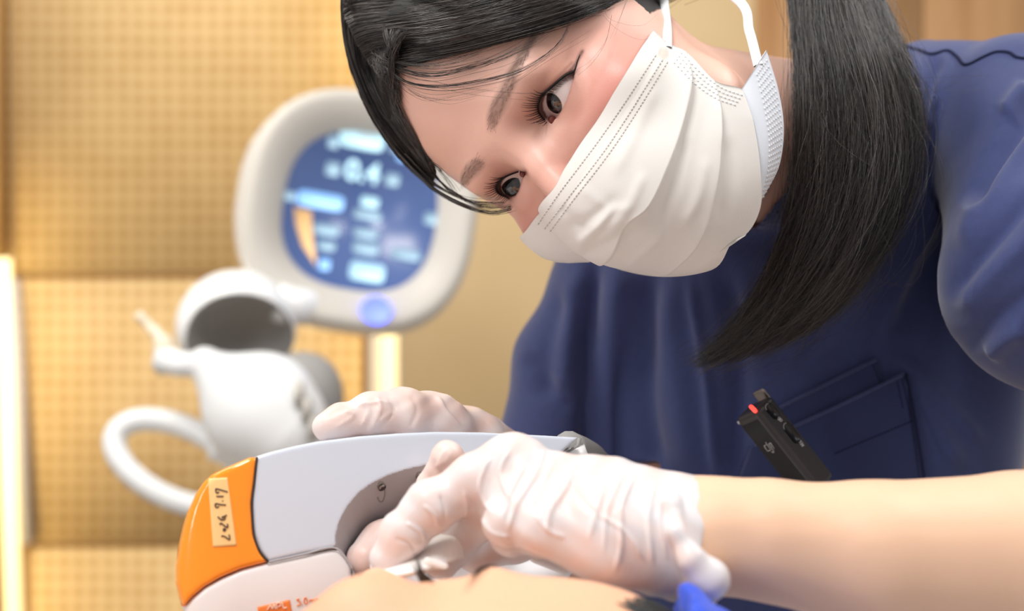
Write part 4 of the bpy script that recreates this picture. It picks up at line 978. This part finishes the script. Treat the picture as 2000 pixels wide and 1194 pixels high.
GR=[([(735,770),(742,800),(722,840)],4.2,0.00104),([(700,780),(720,800),(705,835)],3.5,0.00095),([(668,800),(690,812),(650,840)],3.5,0.00085),([(752,775),(770,800),(735,842)],3.5,-0.00076),([(775,800),(745,820),(715,848)],3.5,0.00085),([(850,768),(872,805),(905,838)],4.2,0.00104),([(690,795),(740,785),(770,790)],2.8,0.00067),
 ([(872,875),(858,905),(862,950)],2.8,0.00095),([(884,880),(870,900),(846,915)],2.8,0.00076),([(848,925),(846,960),(835,985)],2.8,0.00085),([(862,915),(880,925),(892,920)],2.1,0.00067),([(740,1040),(760,1065),(770,1100)],3.5,0.00085),([(800,770),(815,800),(800,840)],4.9,-0.00076)]
N=vnormals(V,Q); pr=PX(V); fr_=N[:,1]<.35; fine=.0003*np.sin(V[:,0]*430+5*np.sin(V[:,2]*90))*np.sin(V[:,2]*260+2)
V=V+N*((fold_disp(pr,GR)+fine)*fr_)[:,None]
mesh('glove',V,Q,M['glove'],prac,col=glove_tint(V,N,(222,186,174),(236,228,226),.02))
# ------------------------------------------------------------ laser handpiece
HO=U(600,1000,.632); hx=U(1100,1000,.672)-HO; hx/=np.linalg.norm(hx)
hy=np.array([0,.22,1.]); hy-=hx*(hy@hx); hy/=np.linalg.norm(hy); hn_=np.cross(hx,hy)
if hn_[1]>0: hn_=-hn_
def hp2(pix,dn=0.0):
    d=rays(pix); o=HO+hn_*dn; t=((o-CAM)@hn_)/(d@hn_); P=CAM+d*t[:,None]; r=P-HO; return np.stack([r@hx,r@hy],1)
def loc(P): r=P-HO; return r@hx,r@hy,-(r@hn_)      # third: depth behind the face
def smooth_poly(p,n=8): 
    p=np.array(p,float); e=np.vstack([p,p[:1]]); return spline(e,len(p)*n)[:-1]
OUT=hp2([(498,892),(530,882),(575,871),(620,862),(700,852),(780,846),(850,843),(940,844),(1000,847),(1060,850),(1131,854),(1124,862),(1108,876),(1090,892),(1080,960),(900,1120),(720,1200),(690,1125),(688,1112),(655,1071),(590,1083),(524,1098),(508,1078),(496,1045),(491,985)])
OPEN=hp2([(1240,880),(1120,887),(1040,889),(960,893),(900,897),(830,908),(790,917),(757,928),(725,944),(700,962),(678,988),(662,1018),(655,1045),(655,1071),(690,1113),(700,1260),(1240,1260)])
HT_=.046
def housing_f(P):
    a,b,w_=loc(P); d=smax(poly_sd(np.stack([a,b],1),OUT),np.maximum(-w_,w_-HT_),.0022)
    o=poly_sd(np.stack([a-.55*np.clip(w_,-.01,.06),b+.62*np.clip(w_,-.01,.06)],1),OPEN)
    # rounded back of the grip
    return np.maximum(d,-o)
hpz=thing('laser_handpiece',tuple(U(560,1190,.64)),'glossy white handheld laser with an orange cap, held in gloved hands above the patient','laser')
c0=U(350,1190,.62); c1=U(1140,840,.70)
V,Q=surf(housing_f,np.array([-.15,.58,1.02]),np.array([.05,.78,1.15]),.0009)
mid=V[Q].mean(1); a,b,w_=loc(mid); o=poly_sd(np.stack([a-.55*np.clip(w_,-.01,.06),b+.62*np.clip(w_,-.01,.06)],1),OPEN)
inner=(np.abs(o)<.0009)&(w_>.0004)
def sub(V,Q,m):
    q=Q[m]; u,inv=np.unique(q.ravel(),return_inverse=True); return V[u],inv.reshape(-1,4)
mesh('housing',*sub(V,Q,~inner),M['white'],hpz); Vi_,Qi_=sub(V,Q,inner); rec=mesh('grip_recess',Vi_,Qi_,M['grey'],hpz,smooth=False); BG=bvh_of(Vi_,Qi_)
# orange cap
CAPP=hp2([(503,893),(488,893),(470,901),(440,914),(415,926),(398,942),(384,965),(372,992),(362,1025),(353,1065),(347,1105),(347,1140),(354,1170),(360,1188),(376,1168),(400,1147),(432,1128),(470,1112),(524,1098),(508,1078),(496,1045),(492,985)])
def cap_f(P):
    a,b,w_=loc(P); d2=poly_sd(np.stack([a,b],1),CAPP)
    # domed: the face falls away towards the outer (left) side
    lf=np.clip((-.0335-a)/.034,0,1.2); front=.0012-.017*lf**2.0
    return smax(d2,np.maximum(-w_-front,w_-HT_+.006*lf),.0035)
V,Q=surf(cap_f,np.array([-.18,.57,1.02]),np.array([-.01,.72,1.16]),.0009); mesh('orange_cap',V,Q,M['orange'],hpz); BO=bvh_of(V,Q)
# dark joint between cap and housing
b=MB(); jp=hp2([(502,893),(497,940),(492,985),(496,1045),(508,1078),(524,1098)],.0004); J=spline(HO+jp[:,:1]*hx+jp[:,1:]*hy+hn_*.0001,30); b.tube(J,.0006,6); b.build('cap_joint',M['gap'],hpz)
jp=hp2([(524,1098),(590,1084),(655,1071),(690,1113)],.0004); J=spline(HO+jp[:,:1]*hx+jp[:,1:]*hy,30); b=MB(); b.tube(J,.0006,6); b.build('tip_joint',M['grey'],hpz)
# treatment tip
TIP=hp2([(361,1187),(378,1168),(402,1148),(434,1130),(472,1113),(524,1099),(590,1085),(650,1073),(664,1076),(680,1092),(688,1108),(688,1140),(672,1210),(640,1290),(600,1330),(520,1340),(430,1320),(380,1250)])
def tip_f(P):
    a,b,w_=loc(P); d2=poly_sd(np.stack([a,b],1),TIP); lf=np.clip((-.0335-a)/.034,0,1.2); low=np.clip((-.026-b)/.05,0,1)
    front=-.0005-.017*lf**2-.010*low**2
    return smax(d2,np.maximum(-w_-front,w_-HT_+.004),.0028)
V,Q=surf(tip_f,np.array([-.18,.56,.96]),np.array([-.03,.74,1.095]),.0010); tip=mesh('treatment_tip',V,Q,M['white2'],hpz); BTp=bvh_of(V,Q)
# print on the tip
Gp=patch(BTp,[(503,1186),(566,1172),(574,1215),(506,1226)],10,14,.00035,0); Vp,Qp=thick(Gp,.0003); mesh('orange_label',Vp,Qp,M['orange_ink'],tip)
def strokes(name,pls,bv,off,r,m,parent,kind=None,default=.62):
    b=MB()
    for pl in pls: b.tube(on(bv,spline(pl,max(8,len(pl)*4)) if len(pl)>2 else pl,off,default),r,6)
    k={'kind':kind} if kind else {}
    return b.build(name,m,parent,**k)
strokes('label_lettering',[[(522,1192),(528,1183),(532,1190),(535,1181),(538,1190)],[(541,1190),(540,1180),(546,1178),(548,1183),(543,1186)],[(551,1177),(554,1188),(560,1187)]],BTp,.0007,.00032,M['pale_ink'],tip)
strokes('size_print',[[(579,1172),(584,1170),(582,1174),(587,1177),(585,1182),(580,1183)],[(590,1181),(590.5,1181.5)],[(594,1170),(597,1168),(600,1173),(600,1178),(597,1180),(594,1176),(594,1170)],
  [(605,1177),(605,1172)],[(605,1173),(608,1172),(609,1176)],[(609,1173),(612,1171),(613,1175)],[(616,1175),(615,1170)],[(616,1171),(618,1169),(619,1173)],[(619,1171),(621,1169),(623,1173)]],BTp,.0003,.00028,M['orange_ink'],tip)
# paper tape with the handwritten date 2026.7.17
Gp=patch(BO,[(406,935),(444,933),(462,1066),(416,1069)],30,12,.0004,1); Vp,Qp=thick(Gp,.0002); tp_=mesh('paper_tape',Vp,Qp,M['tape'],hpz); BT2=bvh_of(Vp,Qp)
tq=lambda L:[(380+x*.159,900+y*.159) for x,y in L]
strokes('handwriting',[tq([(300,388),(268,395),(262,348),(320,360),(405,385)]),tq([(268,440),(310,440),(355,440)]),tq([(340,494),(349,496)]),tq([(300,566),(260,574),(258,530),(320,540),(385,546)]),
  tq([(285,690),(318,722),(352,728),(374,712),(366,690),(345,690),(338,712)]),tq([(368,680),(380,678),(394,668)]),tq([(318,788),(312,774),(330,772),(360,796),(406,824),(402,776)]),tq([(352,842),(366,836),(380,846),(372,862),(356,860),(350,846)]),tq([(330,934),(346,924),(380,940),(430,972),(424,908)])],BT2,.0003,.00034,M['ink'],tp_)
# screws in the recess, the small oval button near the cable end
for px_,py_ in ((745,951),(820,932)):
    P0=on(BG,[(px_,py_),(px_+3,py_),(px_,py_+3)],0,.66); nn=np.cross(P0[1]-P0[0],P0[2]-P0[0]); nn/=np.linalg.norm(nn); nn=-nn if nn[1]>0 else nn
    b=MB(); b.tube([P0[0]+nn*.0001,P0[0]+nn*.0012],.0022,12); sc_=b.build('screw',M['steel'],hpz); b=MB(); b.tube([P0[0]+nn*.0012,P0[0]+nn*.0014],.0009,6); b.build('screw_socket',M['gap'],sc_)
    a_=on(BG,spline([(px_+8*math.cos(t)-1,py_+10+20*math.sin(t)) for t in np.linspace(-2.6,2.6,9)],24),.0000,.66); b=MB(); b.tube(a_,.0005,6); b.build('screw_well_rim',M['mgrey'],hpz)
HOUS=bvh_of(*sub(*surf(housing_f,np.array([-.02,.60,1.08]),np.array([.05,.78,1.15]),.0016),slice(None)))
b=MB(); b.tube(on(HOUS,[(980+19*math.cos(t),869+5*math.sin(t)) for t in np.linspace(0,6.283,25)],.0002),.0005,6,False); b.build('release_button_ring',M['mgrey'],hpz)
b=MB(); b.tube(UA([(1132,856,.70),(1128,872,.70),(1100,892,.69)]),.0012,8); b.build('socket_rim',M['mgrey'],hpz)
b=MB(); b.tube(spline(UA([(1110,872,.705),(1160,900,.76),(1200,980,.80),(1180,1250,.84),(1150,1800,.88)]),30),.009,12); b.build('cable',M['mgrey'],hpz)
# lower grip bar with trigger, hex fitting and white end
b=MB(); b.tube(spline(UA([(690,1105,.655),(740,1130,.655),(900,1140,.668),(1080,1110,.69),(1130,960,.70),(1110,880,.70)]),30),.010,14); b.build('grip_bar',M['white2'],hpz)
b=MB(); b.tube(UA([(760,1032,.668),(712,1058,.664)]),[.006,.008],12); b.build('trigger',M['grey'],hpz)
hx6=hp2([(972,1083),(992,1063),(1036,1060),(1037,1085),(1006,1099),(985,1094)],0)
V6=np.array([U(*p,.640) for p in [(970,1085),(990,1063),(1034,1060),(1037,1084),(1007,1099)]]); V6=np.vstack([V6,V6+np.array([0,.012,0])])
mesh('hex_fitting',V6,[(0,1,2,3,4)]+[(j,(j+1)%5,5+(j+1)%5,5+j) for j in range(5)]+[(9,8,7,6,5)],mat('warm_grey_metal',lin(182,164,150),rough=.35,metal=.2),hpz,smooth=False)
mesh('grip_end',*surf(lambda P:cap(P,U(1050,1082,.636),U(1104,1106,.64),.0052,.0045),U(1000,1160,.60),U(1160,1040,.66)+np.array([0,.02,0]),.001),M['white2'],hpz)
# ------------------------------------------------------------ gauze under the fingertip
gz=thing('gauze_pad',tuple(U(790,1120,.585)),'folded white gauze under the gloved fingertips beside the lashes of the patient','gauze')
Gg=bspatch([UA([(722,1104,.600),(760,1092,.600),(815,1068,.606),(872,1036,.614),(900,1010,.620)]),UA([(728,1116,.585),(770,1106,.585),(822,1090,.590),(880,1062,.602),(905,1050,.612)]),UA([(732,1128,.575),(775,1122,.575),(828,1112,.58),(884,1096,.595),(908,1090,.606)])],14,24)
Vg,Qg=thick(Gg,.0022); mesh('gauze_sheet',Vg,Qg,M['gauze'],gz)
b=MB(); b.tube(UA([(738,1112,.575),(728,1116,.578),(765,1110,.578)]),.004,10); 
mesh('gauze_roll',*surf(lambda P:cap(P,U(836,1098,.585),U(868,1108,.585),.0024,.0022),U(715,1135,.56),U(900,1070,.60)+np.array([0,.02,0]),.0009),M['gauze'],gz)
# ------------------------------------------------------------ clip-on wireless microphone
mL=np.array([.62,0,-.785]); mp=np.array([.785,0,.62]); mcv=np.array([0,-1.,0])
mB=.55*mp+.835*mcv; mR=-.835*mp+.55*mcv; LEN,WB,WR=.064,.0180,.0225
RT=U(1476,802,.752)                                  # ridge start, shared edge of the two visible faces
MC=RT+mL*(LEN/2)-mB*(WR/2)-mR*(WB/2)
mic=thing('wireless_microphone',tuple(MC),'small black clip-on wireless microphone with a red light at the pocket of the navy scrubs','microphone')
RM=np.stack([mL,mR,mB],1)
def rbox(P,c,h,r,R):
    q=np.abs((P-c)@R)-(np.array(h)-r); return np.linalg.norm(np.maximum(q,0),axis=1)+np.minimum(q.max(1),0)-r
mesh('microphone_body',*surf(lambda P:rbox(P,MC,(LEN/2,WB/2,WR/2),.0032,RM),MC-.055,MC+.055,.0008),M['black'],mic)
def mface(n,o): 
    def g(px,py,lift=0.0):
        d=rays([(px,py)])[0]; c_=o+n*lift; t=((c_-CAM)@n)/(d@n); return CAM+d*t
    return g
fB=mface(mB,MC+mB*WR/2); fR=mface(mR,MC+mR*WB/2)
# ribbed grip on the left face
b=MB()
for k in range(22):
    w_=-WB*.0+(-WR/2+.0022)+k*(WR-.0062)/21; p0=MC+mR*(WB/2+.0001)+mB*w_
    b.tube([p0-mL*(LEN/2-.0055),p0+mL*(LEN/2-.004)],.00022,4)
b.build('ribbed_grip',M['black'],mic)
def pill(name,p0,p1,r,m,lift,parent,face,n,hollow=None):
    A_,B_=face(*p0,lift),face(*p1,lift); t=(B_-A_)/np.linalg.norm(B_-A_); s_=np.cross(n,t); N_=12
    L_=[A_+r*(-t*math.sin(a)+s_*math.cos(a)) for a in np.linspace(0,math.pi,N_)]+[B_+r*(t*math.sin(a)-s_*math.cos(a)) for a in np.linspace(0,math.pi,N_)]
    V_=np.array(L_); k=len(V_); return mesh(name,np.vstack([V_+n*.0003,V_-n*.0006]),[tuple(range(k))]+[(k+(j+1)%k,k+j,j,(j+1)%k) for j in range(k)],m,parent,smooth=False)
for p0,p1 in (((1502.5,797),(1513,809)),((1537.5,835),(1554,856))):
    g_=pill('button_groove',p0,p1,.0034,M['groove'],.0000,mic,fB,mB); pill('button',p0,p1,.0028,M['black2'],.0003,g_,fB,mB)
    A_=fB(*p0,.0007); B_=fB(*p1,.0007); t=(B_-A_)/np.linalg.norm(B_-A_); s_=np.cross(mB,t)
    b=MB(); b.tube([A_+.0028*(-t*math.sin(a)+s_*math.cos(a)) for a in np.linspace(.9,3.0,10)],.00013,5); b.build('button_glint',M['print'],g_)  # highlight on the button rim, drawn as a pale arc
def onf(name,pls,face,m,r,parent,lift=.0002):
    b=MB()
    for pl in pls: b.tube(np.array([face(*p,lift) for p in (spline(pl,len(pl)*4) if len(pl)>3 else pl)]),r,5)
    return b.build(name,m,parent)
zz=lambda x,y:(1430+x*.134,740+y*.134)
# link symbol
onf('link_symbol',[[zz(668,590),zz(668,560),zz(692,565),zz(705,592),zz(690,604),zz(674,598),zz(668,585)],[zz(688,600),zz(690,580),zz(712,585),zz(728,606),zz(718,622),zz(700,618),zz(690,603)]],fB,M['print'],.00017,mic)
# REC, read from lower right to upper left
rd=np.array([-.60,-.80]); up=np.array([-.80,.60]); o0=np.array(zz(1052,968)); S_=3.3
lt=lambda k,L:[tuple(o0+rd*(x+k*4.6)+up*y) for x,y in L]
onf('rec_lettering',[lt(0,[(0,0),(0,5)]),lt(0,[(0,5),(2.4,5)]),lt(0,[(2.4,5),(2.6,3)]),lt(0,[(2.6,3),(0,2.6)]),lt(0,[(1,2.6),(2.8,0)]),
  lt(1,[(0,0),(0,5)]),lt(1,[(0,5),(2.6,5)]),lt(1,[(0,2.6),(2.2,2.6)]),lt(1,[(0,0),(2.6,0)]),
  lt(2,[(2.8,4.4),(1.4,5.1),(.1,3.6),(.1,1.4),(1.4,-.1),(2.8,.7)])],fB,M['print'],.00015,mic)
# emblem of three joined strokes on the ribbed face
ee=lambda L:[(1480+x*.0335,850+y*.0335) for x,y in L]
onf('emblem',[ee([(450,430),(770,880)]),ee([(770,880),(570,935)]),ee([(570,935),(375,640)]),ee([(375,640),(480,590)]),ee([(640,525),(925,930)]),ee([(925,930),(930,1005)]),ee([(930,1005),(875,1020)]),ee([(875,1020),(800,965)]),ee([(735,460),(970,800)]),ee([(640,525),(735,465)])],fR,M['emblem'],.00036,mic,.0005)
pill('indicator_lamp',(1467.5,796),(1474,802.5),.0016,M['red_led'],.0003,mic,fR,mR)
# end cap grille and spring clip
pc=MC+mR*(WB/2-.001)-mL*(LEN/2-.003)-mB*(WR/2-.001); b=MB(); b.tube([pc-mL*.001,pc+mL*.001],.0009,6); b.build('port_cover',M['print'],mic)
ck=MC-mB*(WR/2)
CL=[ck-mL*(LEN/2-.001)-mB*.002]
def bar(name,c,h,m,r=.0012): return mesh(name,*surf(lambda P:rbox(P,c,h,r,RM),c-max(h)-.004,c+max(h)+.004,.0007),m,mic)
bar('clip_arm',MC-mR*(WB/2+.0078)-mB*.0065-mL*(LEN*.20),(LEN*.36,.0010,WR*.26),M['steel'])
bar('clip_hinge',MC-mR*(WB/2+.0042)-mB*.006-mL*(LEN*.34),(.006,.0026,WR*.20),M['black2'])
bar('clip_pad',MC-mR*(WB/2+.0055)-mB*.005-mL*(LEN*.22),(.0055,.0014,WR*.26),M['steel'])
# ------------------------------------------------------------ patient
py_=np.array([0,.71,.70]); pz_=np.array([.992,-.02,.045]); pz_-=py_*(pz_@py_); pz_/=np.linalg.norm(pz_); px_=np.cross(py_,pz_)
PR=np.stack([px_,py_,pz_],1); PS=1.04
PT=U(848,1153,.535)-PR@(np.array([-.0315,.000,-.004])*PS)
def p_loc(P): return (P-PT)@PR/PS
def p_head(P):
    q=p_loc(P); d=head(q,False,False,.35)
    for s in (1,-1): d=smin(d,np.linalg.norm(q-np.array([s*.0315,-.0150,.0005]),axis=1)-.0155,.008)
    return d*PS
p_w=lambda l:PR@(np.array(l)*PS)+PT
def p_body(P):
    d=p_head(P); a=p_w((0,-.10,-.06)); b_=p_w((0,-.14,-.19)); d=smin(d,cap(P,a,b_,.055,.06),.02)
    c_=b_+np.array([-.10,.0,-.02]); return smin(d,ell(P,c_,(.13,.20,.085)),.05)
pa=thing('person.001',(PT[0],PT[1],.9),'patient lying face up at the bottom edge, one closed eye, lashes and brow showing','person')
V,Q=surf(p_body,None,None,axes=[axis_(-.55,.22,.006,PT[0]-.09,PT[0]+.11,.0015),axis_(.30,.86,.006,.45,.60,.0015),axis_(.86,1.14,.006,1.03,1.11,.0015)])
def patient_tint(V):
    q=p_loc(V); n=len(V); c=np.tile(np.array(lin(234,180,147)),(n,1)); ax=np.abs(q[:,0]); z=q[:,2]; fr=(q[:,1]>-.06)
    def mx(col,w_):
        nonlocal c; w_=np.clip(w_,0,1)[:,None]; c=c*(1-w_)+np.array(lin(*col))*w_
    mx((222,138,110),.35*fr*gs(ax-.045,.02)*gs(z+.028,.02)); mx((232,160,130),.3*fr*gs(ax-.02,.02)*gs(z-.05,.012))
    mx((90,60,50),.8*fr*gs(z-(-.0055+.0020*((ax-.0315)/.015)**2),.0009)*(np.abs(ax-.0315)<.017))
    tb=np.clip((-q[:,0]-.014)/.040,0,1); dz=z-(.0160+.006*np.sin(tb*2.2)-.009*tb)
    mx((96,76,68),.62*fr*gs(dz,.0040*(1.05-.6*tb))*np.clip((-q[:,0]-.010)/.006,0,1)*np.clip((.058+q[:,0])/.01,0,1))
    # scalp line
    mx((70,58,52),.9*np.clip((z-.079+.10*np.clip(-q[:,1]-.02,0,1))/.006,0,1))
    return c
pbody=mesh('body',V,Q,M['skin2'],pa,col=patient_tint(V)); BPt=bvh_of(V,Q)
def ploft(l): return np.array([p_w(x) for x in l])
def psnap(L,lift): return snap(p_head,ploft(L),lift)
# brow
M['brow2']=mat('dark_brown_brow_hair',lin(58,48,46),rough=.6)
nb=150; t=RNG.uniform(0,1,nb); bx=-(.014+.040*t); bz=.0160+.006*np.sin(t*2.2)-.009*t; wv=(1-.65*t)*.0042
bz=bz+RNG.uniform(-1,1,nb)*wv; L0=np.stack([bx,np.full(nb,.004),bz],1); L1=L0+np.stack([-RNG.uniform(.005,.008,nb),np.zeros(nb),RNG.uniform(-.0005,.003,nb)],1)
A_=psnap(L0,.0002); B_=psnap(L1,.0012); Vb,Qb=strands(np.stack([A_,(A_+B_)/2+(B_-A_)*.02,B_],1),.00012,.4); mesh('eyebrow',Vb,Qb,M['brow2'],pa)
# lashes of the closed eye, curling up and forward
nl=34; ex_=np.linspace(-.015,.014,nl); rx=-.0315+ex_; rz=-.0055+.0020*(ex_/.015)**2
R_=psnap(np.stack([rx,np.full(nl,.002),rz],1),.0002); out=PR[:,1]
fan=PR[:,0][None]*((ex_/.015)*.004)[:,None]
dn=-PR[:,2]
T1=R_+out*.004+dn*.0050+fan*.5; T2=R_+out*.0120+dn*(.0075+RNG.uniform(-.0015,.0015,nl))[:,None]+fan+RNG.normal(0,.0006,(nl,3))
Vb,Qb=strands(np.array([spline([a,b_,c_],9) for a,b_,c_ in zip(R_,T1,T2)]),.00026,.3); mesh('eyelashes',Vb,Qb,M['lash'],pa)
# hair under a blue cap
capf=lambda P:smax(smax(head_base(p_loc(P))*PS-.0130,-(head_base(p_loc(P))*PS-.0012),.001),-(p_loc(P)[:,2]-.099+.35*np.clip(-p_loc(P)[:,1]-.03,0,1)),.003)
V,Q=surf(capf,PT+np.array([-.02,-.15,-.22]),PT+np.array([.20,.17,.08]),.0026)
N=vnormals(V,Q); q=p_loc(V); V=V+N*(.0022*np.sin(q[:,0]*240+q[:,2]*90)*np.sin(q[:,2]*200))[:,None]
mesh('surgical_cap',V,Q,M['blue_cloth'],pa)
nh=260; hx_=RNG.uniform(-.062,.03,nh); L0=np.stack([hx_,np.full(nh,-.02),.078+RNG.uniform(-.003,.006,nh)-.10*np.clip(np.abs(hx_)-.03,0,1)],1); L1=L0+np.array([0,-.02,.022]); A_=psnap(L0,.0004); B_=psnap(L1,.003)
Vb,Qb=strands(np.stack([A_,(A_+B_)/2,B_],1),.00022,.7); mesh('hair',Vb,Qb,M['hair'],pa)
# ------------------------------------------------------------ treatment bed (below the frame)
bed=thing('treatment_bed',(-.3,.58,0),'padded treatment bed carrying the patient, just under the picture','bed')
bedtop=float(PT[2]-.20)
mesh('mattress',*surf(lambda P:rbox(P,np.array([-.30,.60,bedtop-.05]),(.62,.26,.05),.02,np.eye(3)),np.array([-.95,.32,bedtop-.12]),np.array([.36,.88,bedtop+.02]),.012),M['white2'],bed)
for x_ in (-.8,.2):
    for y_ in (.40,.80):
        b=MB(); b.tube([(x_,y_,0),(x_,y_,bedtop-.10)],.022,12); b.build('leg',M['steel'],bed)
mesh('pillow',*surf(lambda P:ell(P,np.array([PT[0]+.03,PT[1]+.05,bedtop+.028]),(.16,.15,.04)),np.array([-.25,.3,bedtop-.03]),np.array([.3,.9,bedtop+.08]),.008),M['white2'],bed)
